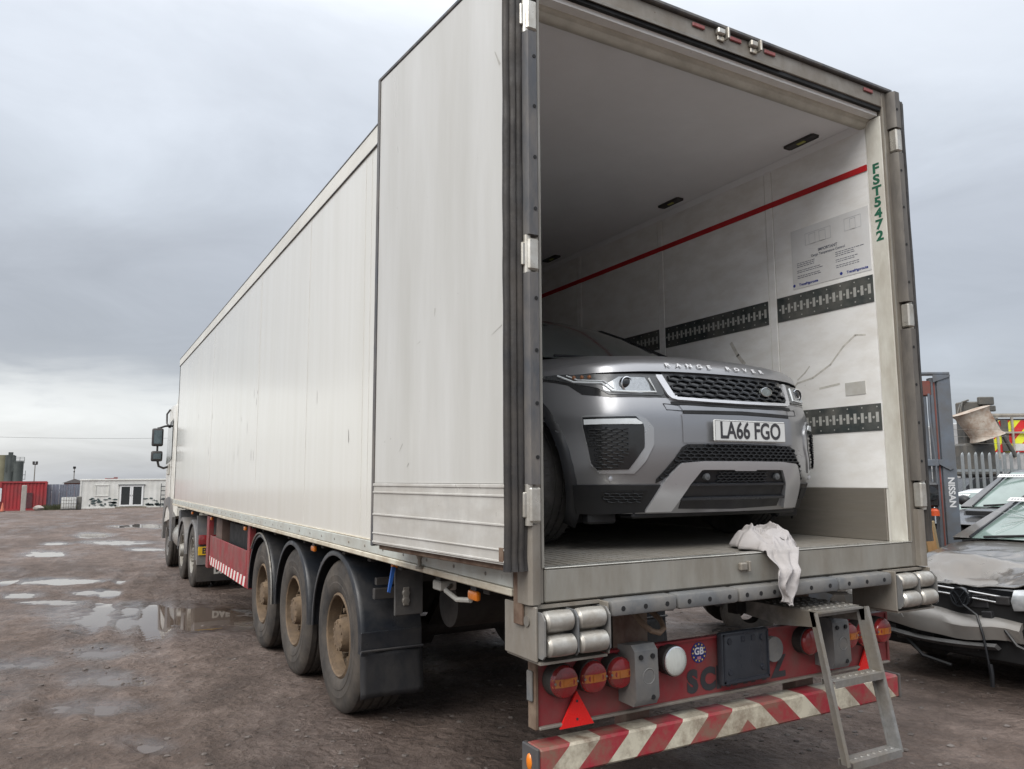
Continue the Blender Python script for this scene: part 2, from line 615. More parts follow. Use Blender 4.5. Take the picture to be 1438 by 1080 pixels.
def ground_material():
    m = bpy.data.materials.new('wet_mud')
    m.use_nodes = True
    N, L = m.node_tree.nodes, m.node_tree.links
    b = N['Principled BSDF']
    tc = N.new('ShaderNodeTexCoord')

    def nz(scale, detail, rough=.6, st=(1, 1, 1), off=0):
        mp = N.new('ShaderNodeMapping')
        mp.inputs['Scale'].default_value = st
        mp.inputs['Location'].default_value = (off, off, 0)
        L.new(tc.outputs['Object'], mp.inputs[0])
        n = N.new('ShaderNodeTexNoise')
        n.inputs['Scale'].default_value = scale
        n.inputs['Detail'].default_value = detail
        n.inputs['Roughness'].default_value = rough
        L.new(mp.outputs[0], n.inputs['Vector'])
        return n.outputs['Fac']

    def ramp(f, stops):
        r = N.new('ShaderNodeValToRGB')
        e = r.color_ramp.elements
        while len(e) < len(stops): e.new(.5)
        for q, (p, c) in zip(e, stops):
            q.position = p
            q.color = (*c, 1)
        L.new(f, r.inputs[0])
        return r.outputs[0]

    def mixc(f, a, c, mode='MIX'):
        x = N.new('ShaderNodeMix')
        x.data_type = 'RGBA'
        x.blend_type = mode
        if isinstance(f, float): x.inputs[0].default_value = f
        else: L.new(f, x.inputs[0])
        for i, v in ((6, a), (7, c)):
            if isinstance(v, tuple): x.inputs[i].default_value = (*v, 1)
            else: L.new(v, x.inputs[i])
        return x.outputs[2]

    big = nz(.45, 5, .6, (1, .6, 1), 3)
    mid = nz(3.2, 7, .68, (1, .8, 1), 1)
    fine = nz(22, 7, .72)
    c1 = ramp(mid, [(.28, (.060, .044, .036)), (.5, (.108, .083, .070)), (.70, (.180, .146, .128))])
    c2 = ramp(big, [(.36, (.70, .66, .64)), (.62, (1.12, 1.08, 1.06))])
    c = mixc(1.0, c1, c2, 'MULTIPLY')
    c = mixc(.55, c, ramp(fine, [(.36, (.62, .58, .56)), (.64, (1.35, 1.32, 1.30))]), 'MULTIPLY')
    # pale grit scattered in the surface
    vor = N.new('ShaderNodeTexVoronoi')
    vor.inputs['Scale'].default_value = 55
    L.new(tc.outputs['Object'], vor.inputs['Vector'])
    spk = ramp(vor.outputs['Distance'], [(.10, (1, 1, 1)), (.20, (0, 0, 0))])
    gate = ramp(nz(9, 3, .6, (1, 1, 1), 8), [(.52, (0, 0, 0)), (.66, (1, 1, 1))])
    c = mixc(mixc(1.0, spk, gate, 'MULTIPLY'), c, (.24, .22, .21))
    at_ = N.new('ShaderNodeAttribute')
    at_.attribute_name = 'wet'
    damp = ramp(at_.outputs['Fac'], [(.25, (0, 0, 0)), (.75, (1, 1, 1))])
    c = mixc(damp, c, mixc(1.0, c, (.62, .60, .60), 'MULTIPLY'))
    L.new(c, b.inputs['Base Color'])
    # wheel-polished streaks run with the traffic
    wet = ramp(nz(.9, 6, .62, (1.3, .35, 1), 12), [(.46, (.82, .82, .82)), (.62, (.42, .42, .42))])
    wet = mixc(damp, wet, (.16, .16, .16))
    L.new(wet, b.inputs['Roughness'])
    b.inputs['Specular IOR Level'].default_value = .4
    clod = N.new('ShaderNodeTexVoronoi')
    clod.feature = 'SMOOTH_F1'
    clod.inputs['Scale'].default_value = 13
    cm = N.new('ShaderNodeMapping')
    L.new(tc.outputs['Object'], cm.inputs[0])
    dst = N.new('ShaderNodeVectorMath'); dst.operation = 'ADD'
    dn = N.new('ShaderNodeTexNoise'); dn.inputs['Scale'].default_value = 6; dn.inputs['Detail'].default_value = 4
    L.new(tc.outputs['Object'], dn.inputs['Vector'])
    dsc = N.new('ShaderNodeVectorMath'); dsc.operation = 'SCALE'; dsc.inputs['Scale'].default_value = .25
    L.new(dn.outputs['Color'], dsc.inputs[0])
    L.new(tc.outputs['Object'], dst.inputs[0]); L.new(dsc.outputs[0], dst.inputs[1])
    L.new(dst.outputs[0], clod.inputs['Vector'])
    cmul = N.new('ShaderNodeMath'); cmul.operation = 'MULTIPLY_ADD'
    cmul.inputs[1].default_value = -.55
    L.new(clod.outputs['Distance'], cmul.inputs[0]); L.new(mid, cmul.inputs[2])
    h1 = N.new('ShaderNodeMath'); h1.operation = 'MULTIPLY_ADD'
    h1.inputs[1].default_value = .45
    L.new(fine, h1.inputs[0]); L.new(cmul.outputs[0], h1.inputs[2])
    bp = N.new('ShaderNodeBump')
    bp.inputs['Strength'].default_value = 1.0
    bp.inputs['Distance'].default_value = .06
    inv_ = N.new('ShaderNodeMapRange')
    inv_.inputs['From Min'].default_value = .3
    inv_.inputs['From Max'].default_value = .9
    inv_.inputs['To Min'].default_value = 1.0
    inv_.inputs['To Max'].default_value = .25
    L.new(at_.outputs['Fac'], inv_.inputs[0])
    L.new(inv_.outputs[0], bp.inputs['Strength'])
    L.new(h1.outputs[0], bp.inputs['Height'])
    L.new(bp.outputs[0], b.inputs['Normal'])
    return m

gm.materials.append(ground_material())

WATER = bpy.data.materials.new('muddy_water')
WATER.use_nodes = True
_b = WATER.node_tree.nodes['Principled BSDF']
_b.inputs['Base Color'].default_value = (.095, .072, .058, 1)
_b.inputs['Roughness'].default_value = .03
_b.inputs['IOR'].default_value = 1.33
_b.inputs['Specular IOR Level'].default_value = .9
_n = WATER.node_tree.nodes.new('ShaderNodeTexNoise')
_n.inputs['Scale'].default_value = 4
_bp = WATER.node_tree.nodes.new('ShaderNodeBump')
_bp.inputs['Strength'].default_value = .02
WATER.node_tree.links.new(_n.outputs['Fac'], _bp.inputs['Height'])
WATER.node_tree.links.new(_bp.outputs[0], _b.inputs['Normal'])

for idx, (cx, cy, a, b_, an) in enumerate(PUDDLES):
    ca, sa = math.cos(R(an)), math.sin(R(an))
    # sample the bowl and set the water so that only its lower part is flooded
    ss, tt = np.meshgrid(np.linspace(-1.9, 1.9, 41), np.linspace(-1.9, 1.9, 41))
    X = cx + ss * a * ca
    Y = cy + ss * a * sa + tt * b_
    Hh = ground_h(X, Y) + .014 * (Y - cy)
    r2 = ss * ss + tt * tt
    near = cy < 7
    lvl = float(np.percentile(Hh[r2 < 1.0], 24 if near else 68))
    m = B()
    n = 41
    rr_ = np.sqrt(r2)
    Z = lvl - .014 * (Y - cy) - .035 * np.maximum(0, rr_ - .95) ** 1.5
    m.add([(float(X[q, p]), float(Y[q, p]), float(Z[q, p])) for q in range(n) for p in range(n)],
          [(q * n + p, q * n + p + 1, (q + 1) * n + p + 1, (q + 1) * n + p) for q in range(n - 1) for p in range(n - 1) if rr_[q, p] < 1.8])
    struct(m.build('puddle', WATER, recalc=False))

# loose stones trodden into the mud
def stones(count, seed, region, smin, smax):
    r = random.Random(seed)
    b = B()
    pts_ = [region(r) for _ in range(count)]
    hz = ground_h(np.array([p[0] for p in pts_]), np.array([p[1] for p in pts_]))
    for _ in range(count):
        x, y = pts_[_]
        s = smin + (smax - smin) * r.random() ** 5
        z = float(hz[_])
        n = r.choice((5, 6))
        pts, fs = [], []
        ph = r.random() * 6
        for lev, k in ((-.3, .8), (.25, 1.0), (.62, .55)):
            for i in range(n):
                th = ph + 2 * math.pi * i / n
                q = s * k * (.75 + .5 * r.random())
                pts.append((x + q * math.cos(th) * 1.2, y + q * math.sin(th), z + s * lev * (.6 + .3 * r.random())))
        for lv in range(2):
            for i in range(n):
                fs.append((lv * n + i, lv * n + (i + 1) % n, (lv + 1) * n + (i + 1) % n, (lv + 1) * n + i))
        fs.append(tuple(range(2 * n, 3 * n)))
        b.add(pts, fs)
    return b

def reg_near(r):
    d = 1.2 + 9 * r.random() ** 1.6
    a = R(29.5) + R(72) * (r.random() - .5)
    return -2.91 + d * math.sin(a), -2.72 + d * math.cos(a)

STONE = mat('grit_stone', (.15, .13, .118), .85, vscale=9, col2=(.065, .052, .046), bump=.2)
st = stones(7000, 5, reg_near, .003, .022).build('gravel', STONE, angle=30)
st['kind'] = 'stuff'
tag(st, 'small grey stones trodden into the muddy yard', 'gravel')
# ------------------------------------------------------------------ semi-trailer
HT, ZS, ZSB, ZH, AI, LEN = 3.87, 1.151, 1.016, 3.758, 1.228, 13.4
GRIME = (.23, .21, .18)
WHITE = mat('white_side_panel', (.68, .675, .64), .20, var=.03, vscale=1.2, stretch=(2, 2, .4), dirt=(.59, .575, .52), damt=.42, dscale=2, dstretch=(2.5, 2.5, .2), dsoft=.3, coat=.4, rvar=.05)
DOORM = mat('door_skin', (.66, .66, .645), .34, metal=.2, var=.07, vscale=1.1, stretch=(2.2, 2.2, .35), dirt=(.45, .44, .405), damt=.5, dscale=1.3, dstretch=(2.4, 2.4, .28), dsoft=.32, rvar=.1, rust=(.20, .18, .16), ramt=.02, rscale=26)
KICK = mat('door_kick_plate', (.60, .59, .56), .42, metal=.2, var=.2, vscale=5, stretch=(2, 2, 1.2), dirt=(.43, .41, .375), damt=.5, dscale=4, dstretch=(1, 1, 2.5), rust=(.09, .075, .06), ramt=.06, rscale=30)
LINER = mat('inner_lining', (.85, .85, .835), .42, var=.08, vscale=3, stretch=(1, 1, 2), dirt=(.68, .66, .62), damt=.30, dscale=4, dstretch=(1, 1, 2.2), rust=(.22, .19, .16), ramt=.02, rscale=22)
CEIL = mat('ceiling_lining', (.87, .88, .89), .45, var=.05, vscale=2, dirt=(.80, .805, .81), damt=.3, dscale=2)
FRAME = mat('rear_frame_paint', (.27, .25, .22), .5, metal=.2, var=.2, vscale=9, dirt=(.19, .165, .135), damt=.45, dscale=6, dstretch=(2, 2, .8), rust=(.11, .055, .03), ramt=.12, rscale=28, bump=.04)
SILL = mat('sill_metal', (.37, .36, .325), .42, metal=.4, var=.16, vscale=12, stretch=(1, 1, .25), dirt=(.24, .22, .185), damt=.45, dscale=7, dstretch=(1, 1, .3), bump=.03)
COVER = mat('hinge_cover_dark', (.075, .08, .09), .48, var=.25, vscale=6, stretch=(3, 3, .5), dirt=(.16, .145, .13), damt=.4, dscale=6, dstretch=(2, 2, .6))
COVERB = mat('hinge_cover_brown', (.105, .096, .088), .5, metal=.2, var=.25, vscale=6, stretch=(3, 3, .5), dirt=(.16, .145, .125), damt=.4, dscale=6, dstretch=(2, 2, .6))
HINGE = mat('hinge_aluminium', (.62, .61, .57), .35, metal=.6, var=.2, vscale=14, dirt=(.33, .30, .25), damt=.42, dscale=9)
FLOOR = mat('load_floor', (.30, .285, .26), .6, var=.3, vscale=5, stretch=(6, .5, 1), dirt=(.21, .19, .16), damt=.5, dscale=3, bump=.1, bscale=120, rust=(.19, .17, .14), ramt=.05, rscale=16)
KICKIN = mat('inner_kick_plate', (.25, .23, .20), .45, metal=.35, var=.25, vscale=5, stretch=(1, .6, 7), dirt=(.21, .19, .16), damt=.5, dscale=4, dstretch=(1, .5, 6))
TRACK = mat('load_rail_dark', (.045, .055, .055), .5, var=.3, vscale=20, dirt=(.16, .155, .14), damt=.3, dscale=5)
SLOT = mat('load_rail_slot', (.55, .55, .52), .4, metal=.3, var=.2, vscale=40)
REDP = mat('red_panel_paint', (.28, .018, .028), .42, var=.2, vscale=5, dirt=(.15, .075, .065), damt=.42, dscale=5, dstretch=(1, 1, .8), rust=(.07, .045, .035), ramt=.05)
RAIL = mat('bottom_rail_green', (.50, .53, .50), .4, var=.1, vscale=6, dirt=(.36, .35, .31), damt=.45, dscale=5)
RAILC = mat('bottom_rail_cream', (.62, .58, .48), .45, var=.15, vscale=8, dirt=(.36, .30, .22), damt=.42, dscale=7, stretch=(1, .5, 3))
GREYB = mat('grey_buffer_rubber', (.135, .14, .145), .6, var=.2, vscale=9, dirt=(.21, .195, .175), damt=.35, dscale=6, bump=.08)
ROLLER = mat('scuffed_roller_steel', (.50, .49, .46), .42, metal=.5, var=.3, vscale=16, stretch=(1.5, 3, 3), dirt=(.30, .27, .23), damt=.45, dscale=14, rust=(.20, .12, .07), ramt=.12, rscale=30)
RUST = mat('rusty_plate', (.13, .075, .05), .8, var=.4, vscale=16, dirt=(.20, .15, .11), damt=.4, dscale=8, bump=.2)
GUARD = mat('mudguard_plastic', (.015, .018, .024), .40, var=.3, vscale=6, dirt=(.050, .048, .047), damt=.30, dscale=4)
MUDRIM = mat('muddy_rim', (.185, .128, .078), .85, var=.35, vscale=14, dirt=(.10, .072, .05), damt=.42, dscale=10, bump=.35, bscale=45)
AMBER = mat('amber_lens', (.72, .20, .015), .25, var=.2, vscale=20, coat=.4)
REDL = mat('red_lens', (.30, .015, .02), .2, var=.35, vscale=18, coat=.5, dirt=(.17, .05, .045), damt=.35, dscale=10)
AMBD = mat('amber_lens_band', (.50, .15, .02), .3, var=.3, vscale=20, coat=.3, dirt=(.25, .12, .06), damt=.3)
REDT = mat('red_reflector', (.78, .02, .018), .3, var=.12, vscale=12)
TEXTD = mat('dark_lettering', (.045, .045, .05), .5, var=.3)
GREEN = mat('green_stencil_paint', (.02, .13, .075), .6, var=.25, vscale=30)
BAR = stripe_mat('striped_bar_paint', (.33, .025, .04), (.58, .54, .43), .315, 1.1, dirt=(.19, .14, .10), damt=.62)

tr = thing('semi_trailer', 'white refrigerated box trailer with rear doors open and a silver car loaded inside', 'trailer', (0, 6.5, plane_z(0, 6.5)))

# --- box
b = B()
b.box(-1.30, -1.225, .10, LEN, 1.125, 3.80)
b.build('side_wall', WHITE, tr)['label'] = 'white smooth left side of the trailer box'
B().box(1.225, 1.30, .10, LEN, 1.125, 3.80).build('side_wall', WHITE, tr)
B().box(-1.30, 1.30, LEN - .09, LEN + .002, 1.10, 3.80).build('front_wall', WHITE, tr)
B().box(-1.302, 1.302, .06, LEN + .004, 3.80, HT, .02).build('roof', WHITE, tr)
b = B()
for s in (-1, 1):
    b.box(s * 1.300, s * 1.309, .10, LEN + .01, 3.735, 3.862, .003)
b.build('roof_rail', mat('roof_rail_trim', (.70, .69, .64), .35, var=.06, dirt=(.52, .5, .45), damt=.4, dstretch=(1, .3, 1)), tr)
b = B()
for s in (-1, 1):
    b.box(s * 1.3, s * 1.312, .10, LEN + .012, 3.863, 3.872)
    b.box(s * 1.3, s * 1.3115, .10, LEN + .012, 3.729, 3.7345)
b.build('roof_seal', COVER, tr)
for y in (2.03, 2.155, 3.60, 5.62, 8.9):           # faint panel joints on the sides
    for s in (-1, 1):
        B().box(s * 1.2995, s * 1.3012, y - .004, y + .004, 1.15, 3.728).build('panel_joint', mat('panel_joint_line', (.62, .61, .565), .4), tr)
b = B()
for s in (-1, 1):
    b.box(s * 1.298, s * 1.316, .11, LEN, 1.068, 1.140, .004)
b.build('bottom_rail', RAIL, tr)
b = B()
for s in (-1, 1):
    b.box(s * 1.28, s * 1.322, .11, LEN, 1.034, 1.066, .005)
    b.box(s * 1.298, s * 1.312, .11, LEN, 1.1405, 1.150, .003)
b.build('rail_lip', RAILC, tr)
b = B()
for k in range(40):
    y = .35 + k * .33
    for s in (-1, 1):
        b.cyl((s * 1.315, y, 1.104), (s * 1.3195, y, 1.104), .010, .007, 8)
b.build('rail_rivets', STEEL, tr)
rs = random.Random(21)
b = B()
for k in range(16):
    y, z = rs.uniform(5.2, 8.2) if k < 10 else rs.uniform(2.2, 11), rs.uniform(1.7, 2.6)
    h, w = rs.uniform(.02, .11), rs.uniform(.004, .012)
    b.add([(-1.3008, y - w, z), (-1.3008, y + w * .4, z - h * .2), (-1.3008, y + w, z + h), (-1.3008, y - w * .2, z + h * .8)], [(0, 1, 2, 3)])
b = b.build('scratch', mat('side_scratch', (.36, .35, .33), .6, var=.3), tr)
# --- inside
B().box(-1.225, 1.225, .11, LEN - .09, 3.70, 3.80).build('ceiling', CEIL, tr)
b = B()
b.box(-1.225, 1.225, .03, LEN - .09, 1.06, 1.147)
fl = b.build('load_floor', FLOOR, tr)
b = B()
for k in range(44):
    x = -1.19 + k * .0545
    b.box(x, x + .022, .05, LEN - .1, 1.1465, 1.1495)
b.build('floor_ribs', FLOOR, tr)
joints = [.115, .862, 2.02, 3.21, 4.40, 5.6, 6.8, 8.0, 9.2, 10.4, 11.6, LEN - .09]
for s in (-1, 1):
    for k in range(len(joints) - 1):
        y0, y1 = joints[k] + (.065 if k else 0), joints[k + 1]
        B().box(s * 1.219, s * 1.2255, y0 + .004, y1 - .004, 1.455, 3.702).build('lining_panel', LINER, tr)
        for za, zb in ((2.573, 2.74), (1.794, 1.955)):
            t = B().box(s * 1.214, s * 1.2192, y0 + .010, y1 - .006, za, zb).build('load_rail', TRACK, tr)
            q = B()
            n = int((y1 - y0) / .0505)
            zm = (za + zb) / 2
            for j in range(n):
                yy = y0 + .035 + j * .0505
                if yy > y1 - .03: break
                q.box(s * 1.2118, s * 1.2142, yy - .009, yy + .009, zm - .030, zm + .030)
                q.box(s * 1.2112, s * 1.2120, yy - .003, yy + .003, zm - .022, zm + .022)
                q.cyl((s * 1.2118, yy + .025, zm), (s * 1.2142, yy + .025, zm), .0075, n=8)
                if j % 2 == 0:
                    for dz in (-.062, .062):
                        q.cyl((s * 1.2125, yy, zm + dz), (s * 1.2142, yy, zm + dz), .0045, n=6)
            q.build('rail_slots', SLOT, t)
        if k:
            B().box(s * 1.2165, s * 1.2255, joints[k] + .004, joints[k] + .061, 1.455, 3.702, .002).build('wall_batten', LINER, tr)
    B().box(s * 1.208, s * 1.2255, .13, LEN - .1, 1.148, 1.452, .003).build('kick_plate', KICKIN, tr)
    B().box(s * 1.2125, s * 1.2192, .118, LEN - .1, 3.396, 3.434).build('load_line', mat('red_line_paint', (.48, .018, .022), .5, var=.15), tr)
b = B()                                                         # coved corners under the ceiling
for s in (-1, 1):
    b.prism([(s * 1.2245, 3.655), (s * 1.190, 3.698), (s * 1.2245, 3.699)], 'Y', .13, LEN - .1)
b.build('ceiling_cove', CEIL, tr)
B().box(-1.22, 1.22, LEN - .105, LEN - .0895, 1.15, 3.70).build('bulkhead_lining', LINER, tr)
b = B()
b.box(-.75, .75, LEN - .32, LEN - .105, 2.5, 3.55, .04)
b.build('cooling_unit', mat('cooling_unit_grey', (.30, .31, .32), .5), tr)
for y0, y1 in ((.36, .60), (1.63, 1.87), (3.4, 3.64), (6.2, 6.44)):
    l = B().box(1.04, 1.115, y0, y1, 3.690, 3.7005, .012).build('ceiling_lamp', DARKP, tr)
    B().box(1.068, 1.088, (y0 + y1) / 2 - .03, (y0 + y1) / 2 + .03, 3.686, 3.6905).build('lamp_chip', mat('lamp_chip_yellow', (.5, .5, .12), .4), l)
# end strip of the wall, stencilled
B().box(1.217, 1.2262, .012, .112, 1.150, 3.705, .002).build('wall_end_strip', mat('wall_end_paint', (.64, .63, .57), .5, var=.1, dirt=(.42, .39, .33), damt=.35, dscale=9, dstretch=(1, 1, .35), rust=(.16, .13, .10), ramt=.06), tr)
B().box(-1.2262, -1.217, .012, .112, 1.150, 3.705, .002).build('wall_end_strip', MATS['wall_end_paint'], tr)
b = B()
for i, ch in enumerate('FST5472'):
    b.mesh(text_mesh(ch, .088, .0, .0035), scaled(frame((1.2158, .060, 3.385 - i * .0705), (0, -1, 0), (0, 0, 1)), 1.1, .92))
b.build('stencil_lettering', GREEN, tr, recalc=False)
# paper notice
pz0, pz1, py0, py1 = 2.772, 3.176, .128, .715
po = B().box(1.2163, 1.2192, py0, py1, pz0, pz1).build('notice_sheet', mat('notice_paper', (.66, .665, .665), .45, var=.04, dirt=(.55, .54, .52), damt=.25), tr)
b = B()
INK = mat('notice_ink', (.12, .13, .17), .6)
def on_wall(y, z, off=.0012): return frame((1.2163 - off, y, z), (0, -1, 0), (0, 0, 1))
b.mesh(text_mesh('IMPORTANT', .026, 0, .0006), on_wall(.43, 2.995))
b.mesh(text_mesh('Cargo Temperature Control', .022, 0, .0004), on_wall(.43, 2.968))
r_ = random.Random(3)
for cx_, n_, w_ in ((.575, 9, .20), (.275, 9, .20)):
    for k in range(n_):
        z = 2.940 - k * .0125
        if k in (3, 6): continue
        w2 = w_ * (.6 + .4 * r_.random())
        x = cx_ + w_ / 2
        while x > cx_ + w_ / 2 - w2:
            d = .008 + .018 * r_.random()
            b.box(1.2155, 1.2162, x - d, x, z, z + .0042)
            x -= d + .005
b.build('notice_print', INK, po)
b = B()
def outline(y0, y1, z0, z1, t=.0022):
    b.box(1.2155, 1.2162, y0, y1, z0, z0 + t); b.box(1.2155, 1.2162, y0, y1, z1 - t, z1)
    b.box(1.2155, 1.2162, y0, y0 + t, z0, z1); b.box(1.2155, 1.2162, y1 - t, y1, z0, z1)
outline(.40, .60, 3.05, 3.13); outline(.44, .49, 3.05, 3.12); outline(.52, .57, 3.05, 3.12); outline(.18, .30, 3.06, 3.14); outline(.22, .26, 3.06, 3.13)
b.build('notice_drawing', mat('notice_grey', (.45, .46, .48), .6), po)
b = B()
for y in (.60, .235):
    b.mesh(text_mesh('Transfrigoroute', .0235, 0, .0008), on_wall(y - .01, 2.795))
    b.cyl((1.2153, y + .105, 2.797), (1.2162, y + .105, 2.797), .010, n=12)
b.build('notice_logo', mat('notice_blue', (.03, .05, .28), .5), po, recalc=False)
sm = B().box(1.2155, 1.2192, .22, .36, 2.02, 2.10)
sm.build('small_label', mat('small_label_paper', (.56, .56, .53), .6, dirt=(.42, .40, .36), damt=.4, dscale=14), tr)
# scuffs rubbed into the right wall
for pts, w in ((((.20, 2.38), (.27, 2.39), (.36, 2.33), (.46, 2.23), (.60, 2.16), (.72, 2.14), (.83, 2.06)), .006), (((.62, 2.24), (.66, 2.20), (.72, 2.16)), .005),
               (((1.30, 2.50), (1.24, 2.40), (1.18, 2.33)), .014), (((.40, 2.10), (.55, 2.085)), .007), (((2.6, 2.30), (2.3, 2.36), (2.2, 2.30)), .008)):
    b = B()
    for i in range(len(pts) - 1):
        (ya, za), (yb, zb) = pts[i], pts[i + 1]
        d = Vector((0, yb - ya, zb - za)).normalized()
        nn = Vector((0, -d.z, d.y)) * w
        e = d * w * .4
        P = [Vector((1.2183, ya, za)) - nn - e, Vector((1.2183, ya, za)) + nn - e, Vector((1.2183, yb, zb)) + nn + e, Vector((1.2183, yb, zb)) - nn + e]
        b.add([tuple(p) for p in P], [(0, 1, 2, 3)])
    b.build('wall_scuff', mat('scuff_mark', (.62, .60, .55), .7, var=.25, vscale=40), tr)

# --- rear frame
for s in (-1, 1):
    B().box(s * AI, s * 1.302, .0, .115, ZSB - .002, HT - .012, .004).build('rear_post', FRAME, tr)
    B().box(s * 1.2285, s * 1.240, -.0035, .0, ZS + .005, ZH, .001).build('post_edge', SILL, tr)
si = B().box(-1.2265, 1.2265, -.006, .09, ZSB, ZS, .006).build('rear_sill', SILL, tr)
B().box(-1.2265, 1.2265, -.0085, .06, ZS + .0005, ZS + .006, .002).build('sill_edge', mat('worn_edge', (.55, .54, .5), .3, metal=.7, var=.2), si)
for x in (-.105,):
    l = B().box(x - .035, x + .012, -.03, -.006, 1.078, 1.116, .006)
    l.box(x + .016, x + .030, -.034, -.006, 1.072, 1.122, .003)
    l.build('lock_keeper', FRAME, tr)
hd = B().box(-AI, AI, 0.0, .10, ZH, HT - .014, .004).build('header_beam', FRAME, tr)
B().box(-1.31, 1.31, -.022, .09, HT - .013, HT + .012, .006).build('top_trim', COVER, tr)
B().box(-1.222, 1.222, .008, .03, ZH - .022, ZH - .001).build('header_seal', BLACK, tr)
B().box(-1.222, 1.222, .031, .11, 3.712, ZH - .001).build('header_inner', LINER, tr)
b = B()
b.tube([(-1.222, .135, 3.70), (1.222, .135, 3.70)], .034, 14)
b.tube([(-1.222, .105, 3.715), (1.222, .105, 3.715)], .022, 10)
b.build('header_roll', mat('header_roll_cream', (.56, .54, .47), .45, var=.12, dirt=(.36, .34, .29), damt=.4, dscale=9, dstretch=(.6, 1, 1)), tr)
b = B()
b.box(-1.222, .35, -.004, .0, ZH - .006, ZH + .012, .002)
b.build('header_lip', STEEL, tr)
for x in (-.262, 0, .258, 1.098, -1.06):
    B().box(x - .042, x + .042, -.010, -.0005, 3.818, 3.842, .004).build('marker_reflector', mat('faded_red_lens', (.32, .09, .085), .4, var=.3), tr)
for x in (-.105, .135):
    b = B().box(x - .04, x + .012, -.03, 0, 3.818, 3.852, .006)
    b.box(x + .018, x + .032, -.04, 0, 3.80, 3.862, .003)
    b.box(x - .03, x + .02, -.012, 0, 3.79, 3.818, .003)
    b.build('lock_keeper', HINGE, tr)
# hinge line on both posts
for s, cm in ((-1, COVER), (1, COVERB)):
    for z0, z1 in ((3.62, 3.848), (2.545, 3.462), (1.498, 2.382)):
        c = B()
        c.prism([(s * 1.262, 0.0), (s * 1.262, -.035), (s * 1.275, -.058), (s * 1.318, -.058), (s * 1.332, -.035), (s * 1.332, .05), (s * 1.303, .05), (s * 1.303, 0.0)], 'Z', z0, z1)
        if s > 0 and z1 > 3.8:
            pass
        c = c.build('hinge_cover', cm, tr)
        q = B()
        n = max(1, int((z1 - z0) / .22))
        for k in range(n):
            z = z0 + (k + .5) * (z1 - z0) / n
            q.cyl((s * 1.288, -.0575, z), (s * 1.288, -.0605, z), .0085, n=8)
        q.build('rivet', BLACK, c)
    for z0, z1 in ((3.472, 3.612), (2.392, 2.532), (1.345, 1.487)):
        c = B()
        c.box(s * 1.268, s * 1.322, -.056, -.004, z0, z1, .008)
        c.cyl((s * 1.315, -.03, z0 - .012), (s * 1.315, -.03, z1 + .012), .018, n=12)
        c.box(s * 1.322, s * 1.345, -.04, .03, z0 + .02, z1 - .02, .004)
        c.build('hinge', HINGE, tr)
    c = B()
    c.prism([(s * 1.262, -.0005), (s * 1.262, -.030), (s * 1.282, -.040), (s * 1.305, -.040), (s * 1.318, -.022), (s * 1.318, .06), (s * 1.3025, .06), (s * 1.3025, -.0005)], 'Z', ZSB + .002, 1.335)
    c.build('post_foot_cover', FRAME, tr)
    B().box(s * 1.303, s * 1.3165, .03, .10, .93, 1.17, .003).build('rust_strap', RUST, tr)

# --- doors folded back along the sides
def door(sgn, ang, hx, hy):
    """leaf of 1.29 m hinged at (hx,hy); local s runs along the leaf, n points away from the trailer"""
    d = Vector((sgn * math.sin(ang), math.cos(ang), 0))
    n = Vector((sgn * math.cos(ang), -math.sin(ang), 0))
    M = Matrix((d, n, Vector((0, 0, 1)))).transposed().to_4x4()
    M.translation = Vector((hx, hy, 0))
    z0, z1 = 1.172, 3.815
    leaf = B().box(0.012, 1.268, -.082, -.004, z0 + .012, z1 - .012, M=M).build('door', DOORM, tr)
    leaf['label'] = 'rear door leaf folded back against the ' + ('left' if sgn < 0 else 'right') + ' side'
    b = B()
    b.box(.004, 1.262, -.0035, .0006, 1.502, z1 - .016, M=M)
    b.build('door_skin_sheet', DOORM, leaf)
    b = B()
    b.box(.002, 1.266, -.0035, .004, z0 + .006, 1.4995, M=M)
    for z, t in ((1.484, .014), (1.447, .010), (1.330, .010), (1.232, .008), (1.185, .010)):
        b.box(.001, 1.267, .0041, .0095, z, z + t, .002, M=M)
    b.build('door_kick_sheet', KICK, leaf)
    b = B()
    b.box(1.2685, 1.292, -.090, .008, z0 - .006, z1 + .004, .004, M=M)
    b.box(-.004, 1.29, -.088, .006, z1 - .0115, z1 + .010, .004, M=M)
    b.build('door_edge_trim', COVER, leaf)
    b = B()
    b.box(.05, 1.24, -.07, -.02, z0 - .022, z0 + .011, .003, M=M)
    b.build('door_bottom_rail', RUST if sgn < 0 else COVERB, leaf)
    # ribbed rubber gasket round the hinge edge
    b = B()
    prof = [(.010, .004), (-.006, .010), (-.016, .004), (-.022, -.006), (-.018, -.016), (-.030, -.022), (-.034, -.034), (-.026, -.042), (-.036, -.050), (-.038, -.064), (-.030, -.070), (-.034, -.080), (-.03, -.094), (.0, -.098), (.010, -.09)]
    nz_ = 44
    for j in range(nz_ + 1):
        z = z0 - .02 + (z1 - z0 + .02) * j / nz_
        w = 1 + .10 * mnoise.noise((z * 3, 0, sgn)) + (.25 * mnoise.noise((z * 11, 2, 0)) if z < 1.5 else 0)
        for (p, q) in prof:
            b.v.append(tuple(M @ Vector((p * w, q + .004 * mnoise.noise((z * 4, 5, p * 30)), z))))
    k = len(prof)
    for j in range(nz_):
        for i in range(k):
            b.f.append((j * k + i, j * k + (i + 1) % k, (j + 1) * k + (i + 1) % k, (j + 1) * k + i))
            b.mi.append(0)
    b.build('door_gasket', RUBBER, leaf, angle=60)
    for z in (3.54, 2.46, 1.415):
        B().box(-.02, .16, -.092, -.083, z - .05, z + .05, .003, M=M).build('hinge_strap', HINGE, leaf)
    return leaf, M

dl, DM = door(-1, R(5.1), -1.405, .002)
door(1, R(2.0), 1.41, .0)
